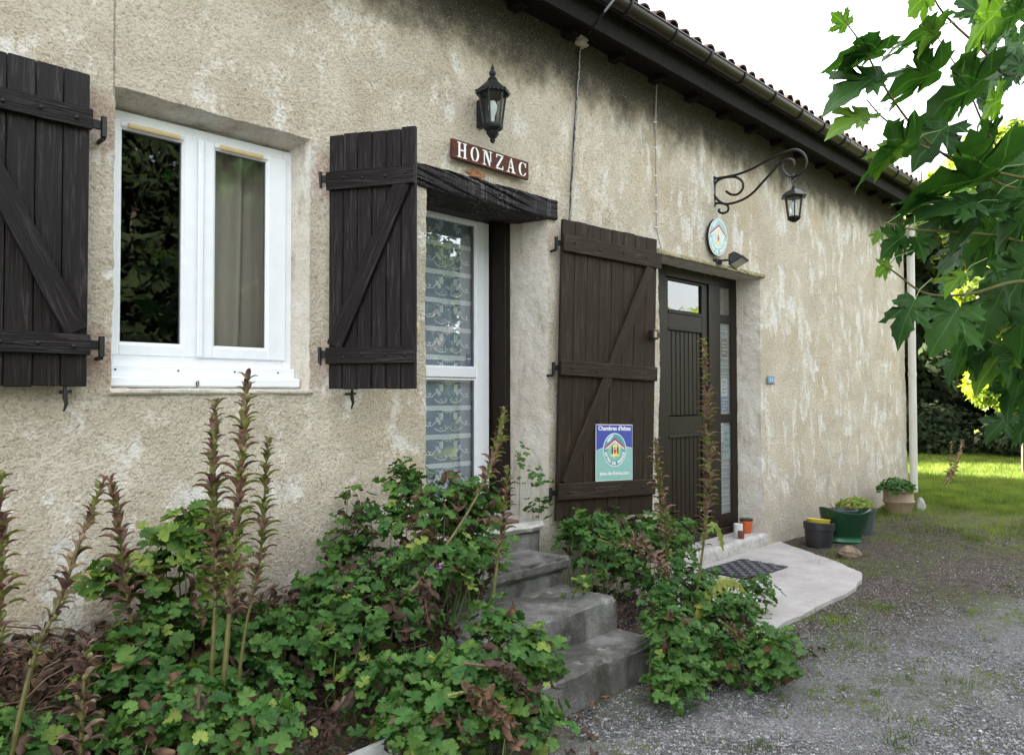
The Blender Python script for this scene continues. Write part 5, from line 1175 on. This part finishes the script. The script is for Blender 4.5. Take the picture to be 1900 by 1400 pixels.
spike('tall spike standing left in the group of three below the window', [(378, 1400), (392, 1250), (400, 1100), (398, 950), (396, 850), (400, 752)], -.78, .44, .052, mixP, .0075, yt=-.70)
spike('tallest spike of the group of three, crossing the window sill', [(398, 1400), (418, 1230), (430, 1080), (440, 950), (450, 830), (459, 703)], -.86, .40, .052, mixA, .0085, yt=-.78)
spike('thin spike standing right in the group of three below the window', [(425, 1290), (455, 1170), (480, 1060), (487, 980), (492, 900), (496, 822)], -.80, .48, .042, mixA, .0055, yt=-.74)
spike('flower spike leaning across the glazed door, bare yellow stem below', [(742, 1120), (800, 1050), (862, 960), (905, 880), (925, 820), (936, 757)], -.72, .58, .046, mixA, .0065, yt=-.60)
spike('pinkish spike in front of the steps, right of the leaning one', [(915, 1110), (922, 1050), (930, 990), (938, 930), (942, 872)], -.80, .30, .044, mixP, .006)
spike('tall straight spike in front of the brown door', [(1278, 1170), (1300, 1050), (1312, 930), (1314, 830), (1311, 730), (1307, 633)], -.95, .30, .054, mixR, .0065, .021, yt=-.92)
spike('shorter spike left of the brown door, in front of the tall shutter edge', [(1240, 1090), (1236, 1000), (1228, 930), (1220, 870), (1217, 815)], -.72, .34, .056, mixR, .0055, .026)
spike('withered drooping spike above the dark geranium under the sign', [(1262, 1130), (1235, 1060), (1205, 1020), (1180, 1000), (1166, 1010)], -.78, .4, .040, lambda f: (.1, .6, .3), .0045, .028, droop=.3)
spike('withered brown spike at the bottom left of the bed', [(150, 1410), (152, 1330), (156, 1260), (158, 1205)], -.86, .1, .050, lambda f: (.02, .25, .73), .007, .028, droop=.3)
spike('far spike bending left on the lawn behind the planters', [(1738, 932), (1752, 900), (1763, 870), (1765, 845), (1764, 818)], -.15, .35, .055, mixP, .007, .045, 'twin spikes on the lawn')
spike('far spike bending right on the lawn behind the planters', [(1744, 934), (1756, 905), (1770, 872), (1780, 845), (1786, 818)], -.20, .35, .055, mixP, .007, .045, 'twin spikes on the lawn')

# ---- dead leaves: single big curled ones, and the litter on the mounds
def big_dry(label, pts, y, n, size, mat='dry', group='withered acanthus leaves'):
    P = [W(p[0], p[1], y) for p in pts]; path = curve(P, 8); root = thing('withered_leaf', label, 'dead leaf', path[0], group)
    MB().tube(path, [lerp(.006, .003, i/(len(path)-1)) for i in range(len(path))], 5).build('midrib', M['twig'] if mat == 'dry_dark' else M['bract_g'], root)
    for k in range(n):
        i = int(lerp(len(path)*.25, len(path)-1, k/n)); p = path[min(i, len(path)-1)]
        Mx = Matrix.Translation(p+Vector([rnd.uniform(-.018, .018) for _ in range(3)])) @ Matrix.Rotation(rnd.uniform(0, 6.28), 4, Vector([rnd.uniform(-1, 1) for _ in range(3)]).normalized()) @ Matrix.Scale(size*rnd.uniform(.5, 1.2), 4)
        link('frill', DM[mat][rnd.randrange(6)], root, Mx)
big_dry('pale brown withered leaf hanging at the bottom, right of centre', [(830, 1290), (880, 1285), (930, 1330), (960, 1390)], -1.5, 60, .055)
big_dry('dark curled leaf hanging over the middle of the lowest step plants', [(860, 1230), (920, 1240), (965, 1265), (985, 1310)], -1.4, 50, .06, 'dry_dark')
big_dry('tan withered leaf hanging beside the gravel at the right of the steps', [(1335, 1150), (1365, 1175), (1390, 1215), (1405, 1268)], -1.45, 70, .055)
big_dry('dead leaf stalks at the bottom centre left of the edging stone', [(640, 1290), (620, 1330), (600, 1365), (590, 1400)], -1.15, 40, .055, 'dry_dark')
big_dry('shrivelled brown leaf upright at the foot of the three spikes', [(372, 1270), (368, 1320), (380, 1370), (386, 1400)], -1.0, 30, .055, 'dry_dark')
big_dry('shrivelled leaf hanging below the yellow stem left of the steps', [(770, 1060), (785, 1090), (790, 1120), (795, 1160)], -.95, 40, .05, 'dry_dark')
big_dry('crumpled leaf at the wall above the brown litter', [(600, 1070), (640, 1070), (665, 1085), (680, 1110)], -.35, 40, .055)
big_dry('withered leaf lying on the dark geranium left of the twin stalks', [(1110, 1000), (1140, 1010), (1175, 1012), (1200, 1040)], -.72, 30, .045)
# yellowing acanthus leaf arching to the right
def arch_leaf(label, pts, y, wmax, mat):
    P = curve([W(p[0], p[1], y) for p in pts], 8); n_ = len(P); v = []; f = []
    for i, p in enumerate(P):
        u = i/(n_-1); tg = (P[min(i+1, n_-1)]-P[max(0, i-1)]).normalized(); sd_ = tg.cross(Vector((-.35, -.75, .55))).normalized(); w_ = wmax*math.sin(math.pi*(.08+.9*u))**.6*(1+.55*(1 if i % 3 == 0 else -.5)*(u > .15))
        v += [p+sd_*w_+Vector((0, 0, -w_*.6)), p, p-sd_*w_+Vector((0, 0, -w_*.6))]
    for i in range(n_-1): f += [(3*i, 3*i+1, 3*i+4, 3*i+3), (3*i+1, 3*i+2, 3*i+5, 3*i+4)]
    o = MB().add(v, f).build('acanthus_leaf', mat); tag(o, label, 'leaf'); return o
M['yellow_leaf'] = m_leaf('yellowing_leaf', (.16, .20, .03), (.34, .34, .07), (.30, .20, .06), .0, .35, .6, 30.)
arch_leaf('yellow green lobed leaf arching right over the geranium by the apron', [(1290, 1160), (1305, 1110), (1335, 1078), (1365, 1078), (1390, 1105)], -1.0, .035, M['yellow_leaf'])
arch_leaf('pale serrated leaf hanging at the right of the tall straight spike', [(1300, 1000), (1322, 970), (1335, 985), (1342, 1020)], -.9, .028, M['ger_pale'])
# litter and brown stems on the left mound
N = 5200; lx = rng.uniform(-.6, 2.55, N); ly = -np.abs(rng.normal(0, .55, N))-.02; keep = (ly > -1.55); lx, ly = lx[keep], ly[keep]; lz = gz(lx, ly)+rng.uniform(.0, .09, len(lx))*np.where(ly > -.45, 1.3, .7)
P_ = np.stack([lx, ly, lz], 1); k = len(P_)//2
for a_, m_ in ((P_[:k], 'dry'), (P_[k:], 'dry_dark')):
    nn = rng.normal(0, .6, (len(a_), 3)); nn[:, 2] += .5
    tag(link('leaf_litter', scatter('leaf_litter', *DRY[2 if m_ == 'dry' else 3], a_, rots(nn, rng.uniform(0, 6.28, len(a_))), rng.uniform(.025, .07, len(a_)), M[m_]), None), 'brown dead leaves lying in a mat over the left bed' if m_ == 'dry' else 'dark rotting leaves lying under the plants of the left bed', 'leaf litter', kind='stuff')
N = 900; lx = rng.uniform(3.5, 4.35, N); ly = -rng.uniform(.0, 1.55, N); lz = gz(lx, ly)+rng.uniform(0, .05, N); nn = rng.normal(0, .6, (N, 3)); nn[:, 2] += .6
tag(link('leaf_litter', scatter('leaf_litter', *DRY[1], np.stack([lx, ly, lz], 1), rots(nn, rng.uniform(0, 6.28, N)), rng.uniform(.02, .055, N), M['dry_dark']), None), 'brown dead leaves under the plants right of the steps', 'leaf litter', kind='stuff')
tw_ = MB()
for i in range(420):
    x, y = rng.uniform(-.3, 2.5), -abs(rng.normal(0, .42))-.03
    if y < -1.4: continue
    z = zg(x, y)+rng.uniform(.0, .08); a_ = rng.uniform(-.6, .9)+math.pi*rng.integers(0, 2); l_ = rng.uniform(.08, .30); up_ = rng.uniform(-.02, .14)
    tw_.tube([(x, y, z), (x+l_*.5*math.cos(a_), min(-.01, y+l_*.3*math.sin(a_)), z+up_*.6+.01), (x+l_*math.cos(a_), min(-.01, y+l_*.6*math.sin(a_)), z+up_)], rng.uniform(.0015, .0032), 4, False)
tag(tw_.build('dead_stems', M['twig']), 'tangle of thin brown stems against the foot of the wall', 'dead stems', kind='stuff')

# ================================================================== GRAVEL, GRASS, WEEDS
oc_v = np.array([(1, 0, 0), (-.9, .1, 0), (0, 1, .1), (.1, -.9, 0), (0, 0, .6), (0, .1, -.5)], float); oc_f = np.array([(0, 2, 4), (2, 1, 4), (1, 3, 4), (3, 0, 4), (2, 0, 5), (1, 2, 5), (3, 1, 5), (0, 3, 5)])
N = 60000; px = rng.uniform(950, 1950, N); py = 1000+430*rng.random(N)**.8; P_ = []
for a_, b_ in zip(px, py):
    d_ = ray(a_, b_); t_ = (.07-CAM.z)/d_.z; P_.append((CAM.x+d_.x*t_, CAM.y+d_.y*t_))
P_ = np.array(P_); keep = (P_[:, 0] < 10) & (P_[:, 1] < -.75-.0*P_[:, 0]) & ~((P_[:, 0] < 2.5) & (P_[:, 1] > -1.35)) & ~((P_[:, 0] > 2.3) & (P_[:, 0] < 3.5) & (P_[:, 1] > -1.08))
P_ = P_[keep]
def inpoly(pts, pl):
    x, y = pts[:, 0], pts[:, 1]; c_ = np.zeros(len(pts), bool); j = len(pl)-1
    for i in range(len(pl)):
        xi, yi = pl[i]; xj, yj = pl[j]; c_ ^= ((yi > y) != (yj > y)) & (x < (xj-xi)*(y-yi)/(yj-yi+1e-12)+xi); j = i
    return c_
P_ = P_[~inpoly(P_, pol)]
dens = np.array([noise.noise((x*1.2, y*1.2, 4)) for x, y in P_]); P_ = P_[(dens > -.25) | (rng.random(len(P_)) < .25)]
bedge = rng.random(len(P_)) < np.clip((-P_[:, 1]-.8)/.5, .12, 1); P_ = P_[bedge]
zz_ = gz(P_[:, 0], P_[:, 1])+.003
t = NT('pebbles'); vc = t.sep(t.vor(t.pos(), 55, out='Color'))[0]; M['pebble'] = t.fin(t.ramp(vc, [(0., (.08, .078, .082)), (.45, (.20, .195, .20)), (.85, (.31, .30, .31)), (1., (.48, .48, .48))]), .85)
N = len(P_); sc3 = rng.uniform(.0022, .0068, (N, 1))*rng.uniform(.6, 1.3, (N, 3)); big = rng.random(N) < .02; sc3[big] *= 1.9
tag(link('gravel', scatter('gravel', oc_v, oc_f, np.column_stack([P_, zz_]), rots(rng.normal(0, .5, (N, 3))+np.array([0, 0, 1]), rng.uniform(0, 6.28, N)), sc3, M['pebble']), None), 'loose grey and white gravel of the drive', 'gravel', kind='stuff')
# single fallen leaves on the gravel
for i, (px_, py_, lb) in enumerate(((1107, 1375, 'pinkish brown fallen leaf alone on the gravel near the bottom edge'), (1103, 1310, 'tan fallen leaf on the gravel at the foot of the lowest step'), (1115, 1297, 'dark fallen leaf on the gravel beside the lowest step'))):
    q = G(px_, py_, .075); o = link('fallen_leaf', DM['dry'][i], None, Matrix.Translation((q.x, q.y, .085)) @ Matrix.Rotation(i*2., 4, 'Z') @ Matrix.Scale(.07, 4)); tag(o, lb, 'leaf')
# grass
bl_v = np.array([(-.06, 0, 0), (.06, 0, 0), (-.04, .12, .5), (.04, .12, .5), (0, .35, 1.0)], float); bl_f = np.array([(0, 1, 3), (0, 3, 2), (2, 3, 4)])
def grass(name, label, xs, ys, hmin, hmax, mat, zoff=0):
    N = len(xs); a_ = rng.uniform(0, 6.28, N); c_, s_ = np.cos(a_), np.sin(a_); tl = rng.normal(0, .25, (N, 2))
    Rr = np.zeros((N, 3, 3)); Rr[:, 0, 0] = c_; Rr[:, 1, 0] = s_; Rr[:, 0, 1] = -s_; Rr[:, 1, 1] = c_; Rr[:, 2, 2] = 1; Rr[:, 0, 2] = tl[:, 0]; Rr[:, 1, 2] = tl[:, 1]
    h_ = rng.uniform(hmin, hmax, N); sc_ = np.stack([h_*0+.045, h_, h_], 1)
    o = link(name, scatter(name, bl_v, bl_f, np.column_stack([xs, ys, gz(xs, ys)+zoff]), Rr, sc_, mat), None); tag(o, label, 'grass', kind='stuff'); return o
N = 90000; u = rng.random(N)**1.3; xs = 7.6+14*u; az_ = rng.uniform(R(8), R(19), N); ys = -3.3+(xs)*np.tan(az_)
ys = np.where(rng.random(N) < .15, rng.uniform(-5, 6, N), ys)
dn = np.array([noise.noise((x*.9, y*.9, 2))*.9+noise.noise((x*3.3, y*3.3, 1))*.7 for x, y in zip(xs, ys)]); prob = np.clip((xs+1.3*dn*1.6-8.7)/2.0, 0, 1); keep = (rng.random(N) < prob) & ~((ys > -.12) & (xs < 11.05))
grass('lawn_grass', 'green lawn grass beyond the end of the house', xs[keep], ys[keep], .03, .085, M['grass'])
tx, ty = [], []
for i in range(300):
    a_, b_ = rng.uniform(1130, 1900), 1000+380*rng.random(); q = G(a_, b_, .09)
    if q.x > 9.5 or q.y > -.35 or noise.noise((q.x*1.5, q.y*1.5, 3)) < -.02 or inpoly(np.array([[q.x, q.y]]), pol)[0] or (q.x < 3.7 and q.y > -1.2): continue
    k_ = int(rng.integers(6, 26)); tx += list(rng.normal(q.x, .035, k_)); ty += list(rng.normal(q.y, .035, k_))
for (cx_, cy_, r_, k_) in ((6.55, -.72, .16, 240), (7.0, -.62, .12, 120), (5.4, -1.5, .10, 140), (4.55, -1.62, .2, 300), (4.9, -1.38, .14, 200), (6.35, -1.12, .1, 90), (8.0, -.75, .3, 260), (8.9, -.8, .4, 500), (8.3, -1.4, .5, 500)):
    tx += list(rng.normal(cx_, r_*.6, k_)); ty += list(np.minimum(rng.normal(cy_, r_*.5, k_), -.1))
grass('weeds', 'tufts of short grass and weeds in the gravel', np.array(tx), np.array(ty), .012, .042, M['grass'])

# ================================================================== THE PLANE TREE BRANCH
HALF = [(0, 0), (.07, -.07), (.20, -.10), (.33, -.19), (.34, -.08), (.47, -.06), (.44, .05), (.60, .10), (.47, .17), (.40, .16), (.33, .20), (.45, .27), (.50, .25), (.56, .35), (.68, .38), (.64, .47), (.80, .62), (.62, .60), (.56, .66), (.46, .57), (.36, .56), (.26, .50), (.30, .62), (.37, .70), (.30, .76), (.27, .88), (.17, .90), (.12, 1.0), (0, 1.18)]
def plane_leaf(seed):
    r_ = random.Random(seed); out = [(x+r_.uniform(-.02, .02)*(x > 0), y+r_.uniform(-.02, .02)) for x, y in HALF]
    out2 = out+[(-x*r_.uniform(.94, 1.04), y) for x, y in out[-2:0:-1]]; n = len(out2); c = (0, .22); v = [(0, .22, 0)]; f = []
    fold, droop, tw = r_.uniform(.10, .38), r_.uniform(.15, .45), r_.uniform(-.25, .25)
    for s_ in (.35, .7, 1.0):
        for (x, y) in out2: v.append((c[0]+(x-c[0])*s_, c[1]+(y-c[1])*s_, 0))
    w_ = []
    for (x, y, z) in v:
        z = fold*abs(x)**1.2 - droop*max(0, y-.2)**2*.9 - .18*x*x + tw*x*y + .035*math.sin(x*13+seed)*math.cos(y*11) + .03*noise.noise((x*4+seed, y*4, 0)); w_.append((x, y, z))
    for k in range(n):
        k2 = (k+1) % n; f.append((0, 1+k, 1+k2))
        for s_ in (0, 1): f += [(1+s_*n+k, 1+(s_+1)*n+k, 1+(s_+1)*n+k2), (1+s_*n+k, 1+(s_+1)*n+k2, 1+s_*n+k2)]
    return np.array(w_), np.array(f)
PLN = [plane_leaf(i) for i in range(7)]
PM = {m: [leaf_mesh(g_, 1., M[m], 'leaf') for g_ in PLN] for m in ('plane', 'plane_light')}
tree = thing('plane_tree', 'plane tree reaching in from the right with large lobed dark green leaves', 'tree', (7.2, -8.0, .06))
tr_ = MB(); tr_.tube(curve([(7.2, -8.0, -.2), (7.22, -7.95, 1.2), (7.15, -7.85, 2.8), (7.3, -7.6, 4.4), (7.2, -7.7, 6.2), (7.4, -7.6, 8)], 5), [lerp(.21, .06, i/25) for i in range(26)], 12); tr_.build('trunk', M['bark'], tree, True)
fore = thing('branch', None, None) if False else None
def br_(pts, r0_, r1_): P = curve(pts, 6); MB().tube(P, [lerp(r0_, r1_, i/(len(P)-1)) for i in range(len(P))], 7).build('branch', M['bark'], tree, True); return P
A1 = D(1990, 300, 2.5); A2 = D(1990, 560, 2.4); A3 = D(1960, 60, 2.8)
br_([(7.15, -7.9, 2.9), (6.2, -6.6, 3.3), (4.6, -4.9, 2.9), A1+Vector((.1, -.25, .1)), A1], .06, .012); br_([(7.15, -7.9, 2.6), (6.1, -6.6, 2.6), (4.5, -4.8, 2.1), A2+Vector((.1, -.3, .05)), A2], .05, .010); br_([(7.2, -7.75, 3.6), (6.2, -6.2, 4.0), (4.7, -4.8, 3.4), A3], .05, .012)
TW = [[(1990, 300, 2.5), (1905, 350, 2.4), (1810, 320, 2.35), (1720, 262, 2.3), (1650, 175, 2.25), (1600, 85, 2.2), (1568, 40, 2.2)],
      [(1990, 560, 2.4), (1900, 522, 2.35), (1800, 545, 2.3), (1720, 545, 2.25), (1660, 505, 2.2), (1625, 480, 2.2)],
      [(1960, 60, 2.8), (1880, 140, 2.5), (1820, 90, 2.4), (1770, 45, 2.4), (1740, 10, 2.3), (1725, -30, 2.3)],
      [(1990, 300, 2.5), (1930, 330, 2.4), (1850, 320, 2.35), (1780, 295, 2.3), (1700, 265, 2.3), (1640, 220, 2.25), (1608, 185, 2.2)],
      [(1990, 420, 2.6), (1900, 340, 2.6), (1830, 240, 2.6), (1790, 150, 2.6), (1740, 70, 2.6)],
      [(1990, 560, 2.4), (1940, 470, 2.5), (1860, 440, 2.4), (1760, 430, 2.3), (1690, 425, 2.2), (1640, 412, 2.2)],
      [(1990, 640, 2.7), (1920, 650, 2.6), (1850, 640, 2.6), (1790, 600, 2.6)]]
for tw_p in TW:
    P = curve([D(*q) for q in tw_p], 6); MB().tube(P, [lerp(.006, .002, i/(len(P)-1)) for i in range(len(P))], 6).build('twig', M['twig'] if tw_p[0][2] > 2.55 else M['sp_stem'], tree, True)
petm = MB()
def pleaf(base, tip, ratio, mat='plane', dep=2.25, dd=0.0, flip=False):
    b_, t_ = D(base[0], base[1], dep), D(tip[0], tip[1], dep+dd); ax = (t_-b_); L_ = ax.length/1.14*.95; ay = ax.normalized(); view = (b_-CAM).normalized()
    side = ay.cross(view).normalized(); nv = side.cross(ay).normalized()           # nv faces the camera
    an = math.acos(max(.08, min(1, ratio*rnd.uniform(.75, 1.05))))*(1 if rnd.random() < .5 else -1)
    n_ = (nv*math.cos(an)+side*math.sin(an))
    if n_.z < 0 and not flip: n_ = -n_
    sx_ = ay.cross(n_).normalized()
    link('leaf', PM[mat][rnd.randrange(7)], tree, frame(b_, sx_*L_, ay*L_, n_*L_))
    petm.tube([b_, b_-ay*.02+Vector((.01, 0, .012)), b_-ay*.06+Vector((.03, -.01, .01))], .0016, 4, False)
LV = [((1572, 48), (1538, 22), .95, 'plane_light', 2.2), ((1640, 95), (1512, 108), .42, 'plane', 2.2), ((1741, 53), (1616, 92), .42, 'plane', 2.3), ((1610, 88), (1540, 121), .45, 'plane', 2.2), ((1745, 58), (1686, 106), .6, 'plane_light', 2.25), ((1853, 20), (1744, 124), .62, 'plane_light', 2.3),
      ((1728, -15), (1668, 32), .8, 'plane_light', 2.2), ((1745, 132), (1615, 172), .62, 'plane', 2.35), ((1640, 141), (1516, 190), .34, 'plane', 2.2), ((1612, 214), (1526, 242), .45, 'plane_light', 2.2), ((1830, 150), (1655, 232), .5, 'plane', 2.4), ((1761, 230), (1682, 305), .85, 'plane', 2.3),
      ((1700, 262), (1556, 335), .5, 'plane', 2.2), ((1665, 268), (1612, 330), .6, 'plane_light', 2.2), ((1853, 318), (1606, 384), .5, 'plane', 2.3), ((1810, 379), (1676, 390), .4, 'plane', 2.25), ((1850, 362), (1742, 456), .6, 'plane', 2.3), ((1634, 432), (1617, 454), .9, 'plane_light', 2.2),
      ((1678, 437), (1620, 478), .8, 'plane', 2.2), ((1700, 440), (1722, 488), .8, 'plane', 2.2), ((1650, 490), (1616, 512), .9, 'plane_light', 2.2), ((1698, 556), (1652, 642), 1.0, 'plane', 2.15), ((1782, 566), (1720, 658), .95, 'plane', 2.25), ((1790, 508), (1744, 546), .5, 'plane_light', 2.2),
      ((1900, 20), (1800, 60), .6, 'plane', 2.4), ((1905, 90), (1800, 150), .6, 'plane', 2.5), ((1850, 240), (1780, 285), .6, 'plane', 2.6), ((1920, 290), (1850, 400), .8, 'plane', 2.4),
      ((1860, 300), (1800, 395), .85, 'plane', 2.45), ((1910, 400), (1820, 470), .8, 'plane', 2.4), ((1850, 420), (1770, 520), .8, 'plane', 2.45), ((1915, 480), (1845, 580), .8, 'plane', 2.4), ((1860, 540), (1800, 640), .85, 'plane', 2.5), ((1920, 560), (1870, 670), .8, 'plane', 2.5), ((1800, 610), (1755, 680), .8, 'plane', 2.6),
      ((1850, 630), (1790, 705), .8, 'plane', 2.7), ((1760, 395), (1690, 440), .6, 'plane', 2.4), ((1800, 450), (1730, 500), .7, 'plane', 2.5), ((1900, 640), (1850, 720), .8, 'plane', 2.6), ((1720, 370), (1640, 372), .35, 'plane', 2.3), ((1895, 10), (1860, -40), .7, 'plane', 2.4),
      ((1820, 30), (1770, -20), .7, 'plane', 2.4), ((1900, 130), (1850, 90), .6, 'plane', 2.4), ((1930, 360), (1880, 420), .8, 'plane', 2.3), ((1890, 700), (1850, 790), .8, 'plane', 2.8), ((1930, 740), (1870, 830), .8, 'plane', 3.0)]
for L_ in LV: pleaf(*L_)
for i in range(200):
    dep = rnd.uniform(2.6, 3.8); x, y = rnd.uniform(1720, 2120), rnd.uniform(-60, 800)
    if x < 1760+.25*max(0, 300-y)+.35*max(0, y-640) or (190 < y < 340 and x < 1890): continue
    a_ = rnd.uniform(.9, 2.6); l_ = rnd.uniform(62, 100)*2.3/dep; pleaf((x, y), (x-l_*math.sin(a_)*.9, y+l_*.7*math.cos(a_-.9)+20), rnd.uniform(.3, .95), 'plane' if rnd.random() < .85 else 'plane_light', dep, rnd.uniform(-.05, .05))
tag(petm.build('petioles', M['stem'], tree), kind='stuff')
# the rest of its crown, out of the frame
N = 900; cen = np.array([7.3, -7.7, 6.4]); d_ = rng.normal(0, 1, (N, 3)); d_ /= np.linalg.norm(d_, axis=1, keepdims=True); P_ = cen+d_*np.array([3.0, 2.2, 2.6])*rng.uniform(.55, 1.05, (N, 1)); nn = d_+rng.normal(0, .6, (N, 3)); nn[:, 2] += .5
tag(link('crown', scatter('crown', *PLN[1], P_, rots(nn, rng.uniform(0, 6.28, N)), rng.uniform(.14, .22, N), M['plane']), tree), kind='stuff')

# ================================================================== TREES BEYOND THE LAWN AND BEHIND THE CAMERA
lf_v = np.array([(0, -.5, 0), (.28, -.15, .06), (.5, .1, -.02), (.2, .25, .05), (0, .62, -.05), (-.22, .25, .05), (-.5, .1, -.02), (-.28, -.15, .06)], float); lf_f = np.array([(0, 1, 7), (1, 2, 3), (1, 3, 7), (7, 3, 5), (7, 5, 6), (3, 4, 5)])
def crown(name, label, x, y, z0, z1, r, n, size, mat, blobs=9, cat='tree', tr_r=.14, seed=1, group=None, flat=.4, droop=False, shape=0):
    rg = np.random.default_rng(seed); root = thing(name, label, cat, (x, y, zg(x, y)), group); cz = (z0+z1)/2; hz = (z1-z0)/2
    MB().tube([(x, y, -.1), (x+.1, y, cz*.5), (x-.05, y+.05, cz), (x, y, z1-hz*.4)], [tr_r, tr_r*.8, tr_r*.6, tr_r*.2], 8).build('trunk', M['bark'], root, True)
    P = []; Nn = []; limbs = MB()
    for b in range(blobs):
        d_ = rg.normal(0, 1, 3); d_ /= np.linalg.norm(d_); c = np.array([x, y, cz])+d_*np.array([r*.62, r*.62, hz*.66]); br = r*rg.uniform(.30, .50); k = n//blobs
        q = rg.normal(0, 1, (k, 3)); q /= np.linalg.norm(q, axis=1, keepdims=True); rad = rg.uniform(.25, 1.12, (k, 1))**.6
        P.append(c+q*rad*np.array([br, br, br*.72])); nn_ = q*.8+rg.normal(0, .5, (k, 3)); nn_[:, 2] += (flat if not droop else -.2); Nn.append(nn_)
        limbs.tube([(x, y, cz*.7), tuple((np.array([x, y, cz])+c)/2), tuple(c)], [tr_r*.35, tr_r*.2, tr_r*.06], 5, False)
    P = np.vstack(P); Nn = np.vstack(Nn); k = P[:, 2] > .02; P, Nn = P[k], Nn[k]
    link('crown', scatter('crown', *((lf_v, lf_f) if not shape else MAPLE), P, rots(Nn, rg.uniform(0, 6.28, len(P)), rg), rg.uniform(.6, 1.4, len(P))*size, mat), root); limbs.build('limbs', M['bark'], root, True)
    return root
G1 = 'trees beyond the lawn'
mo = [(0, -.4), (.12, -.12), (.5, -.2), (.32, .04), (.55, .34), (.26, .26), (.16, .44), (0, .75)]; mo = mo+[(-x, y) for x, y in mo[-2:0:-1]]
MAPLE = (np.array([(0, 0, .04)]+[(x, y, -.12*abs(x)-.1*y*y) for x, y in mo]), np.array([(0, 1+k, 1+(k+1) % len(mo)) for k in range(len(mo))]))
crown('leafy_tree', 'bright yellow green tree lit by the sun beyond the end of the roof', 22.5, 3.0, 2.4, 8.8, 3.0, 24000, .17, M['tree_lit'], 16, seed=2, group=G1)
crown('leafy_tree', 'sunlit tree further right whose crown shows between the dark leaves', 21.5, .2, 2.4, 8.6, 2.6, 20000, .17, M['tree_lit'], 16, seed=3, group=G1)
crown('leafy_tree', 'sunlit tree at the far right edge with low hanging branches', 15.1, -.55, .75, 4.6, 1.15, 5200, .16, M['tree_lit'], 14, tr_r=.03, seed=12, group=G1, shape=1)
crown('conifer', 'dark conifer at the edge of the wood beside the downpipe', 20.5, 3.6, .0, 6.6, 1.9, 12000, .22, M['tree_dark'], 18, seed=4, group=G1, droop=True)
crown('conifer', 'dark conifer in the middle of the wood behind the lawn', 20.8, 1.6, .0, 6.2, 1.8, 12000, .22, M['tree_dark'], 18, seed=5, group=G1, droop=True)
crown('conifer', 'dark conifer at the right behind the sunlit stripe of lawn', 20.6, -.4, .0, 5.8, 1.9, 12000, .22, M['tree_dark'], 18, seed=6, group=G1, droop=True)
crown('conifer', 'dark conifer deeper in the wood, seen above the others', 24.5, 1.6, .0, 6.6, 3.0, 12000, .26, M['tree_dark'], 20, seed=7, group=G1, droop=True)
for i, (x, y) in enumerate(((24, 6.5), (21, 6.2), (25, -3.5), (21.5, -3.0), (28, 1), (28, 5))): crown('conifer', 'dark conifer of the wood outside the picture', x, y, 0, 6.5+.4*i, 2.4, 4500, .32, M['tree_dark'], 14, seed=30+i, group='conifers of the wood')
crown('shrub', 'dark undergrowth along the edge of the lawn', 19.2, 2.0, -.1, 1.3, 1.5, 5000, .12, M['tree_dark'], 14, 'shrub', .03, 41); crown('shrub', 'dark undergrowth at the right end of the lawn', 19.4, -.3, -.1, 1.2, 1.4, 5000, .12, M['tree_dark'], 14, 'shrub', .03, 42)
# unseen trees added behind the house to keep the far lawn in shade
crown('leafy_tree', 'unseen tree added behind the house to shade the far lawn', 14.6, 10.5, 1.5, 6.0, 2.2, 7000, .24, M['tree_mid'], 16, seed=8, group='added shade trees behind the house')
crown('leafy_tree', 'second unseen tree added behind the house to shade the far lawn', 16.8, 9.0, 1.0, 6.5, 2.0, 7000, .24, M['tree_mid'], 16, seed=9, group='added shade trees behind the house')
for i, (x, y, h) in enumerate(((-9, 13, 11), (-4.5, 12.5, 12), (0, 13, 12), (4.0, 13.5, 11))): crown('leafy_tree', 'big unseen tree of the row added behind the house for shade', x, y, 2, h, 3.0, 5000, .36, M['tree_mid'], 16, seed=90+i, group='added shade trees behind the house')  # unseen row, added to put the far side of the drive in shade
# across the drive, behind the camera: these show in the panes
G2 = 'trees across the drive'
for i, (x, y, h) in enumerate(((-6, -20, 11), (0, -19.5, 12), (6, -20, 12.5), (12, -20, 12), (18, -20.5, 11))): crown('leafy_tree', 'taller tree added across the drive to fill bright gaps in the reflection', x, y, .5, h, 4.2, 7000, .42, M['tree_dark'], 22, seed=80+i, group='added second row of trees across the drive')  # added out of view to close bright sky gaps in the door's reflection
for i, x in enumerate((2, 4.4, 6.8, 9.2, 11.6, 14, 16.4)): crown('shrub', 'rounded hedge shrub added across the drive to block the lawn from the door reflection', x, -9.6-.1*i, -.1, 2.0, 1.5, 3500, .13, M['tree_dark'], 12, 'shrub', .03, 110+i, 'added hedge shrubs across the drive')  # added out of view to block the sunlit lawn from the door's reflection
for i, (x, y, h, r, m_, n_) in enumerate(((1.5, -15, 7.5, 3.0, 'tree_mid', 8000), (6.3, -14, 8.0, 3.0, 'tree_mid', 12000), (11.0, -15, 7.4, 3.0, 'tree_mid', 9000), (16.5, -15.5, 6.8, 3.0, 'tree_mid', 8000), (23, -15, 5.0, 3.0, 'tree_lit', 8000), (29, -14, 5.2, 3.0, 'tree_lit', 6000), (-5, -14, 7.0, 3.2, 'tree_mid', 6000), (36, -17, 6, 3.5, 'tree_lit', 5000))):
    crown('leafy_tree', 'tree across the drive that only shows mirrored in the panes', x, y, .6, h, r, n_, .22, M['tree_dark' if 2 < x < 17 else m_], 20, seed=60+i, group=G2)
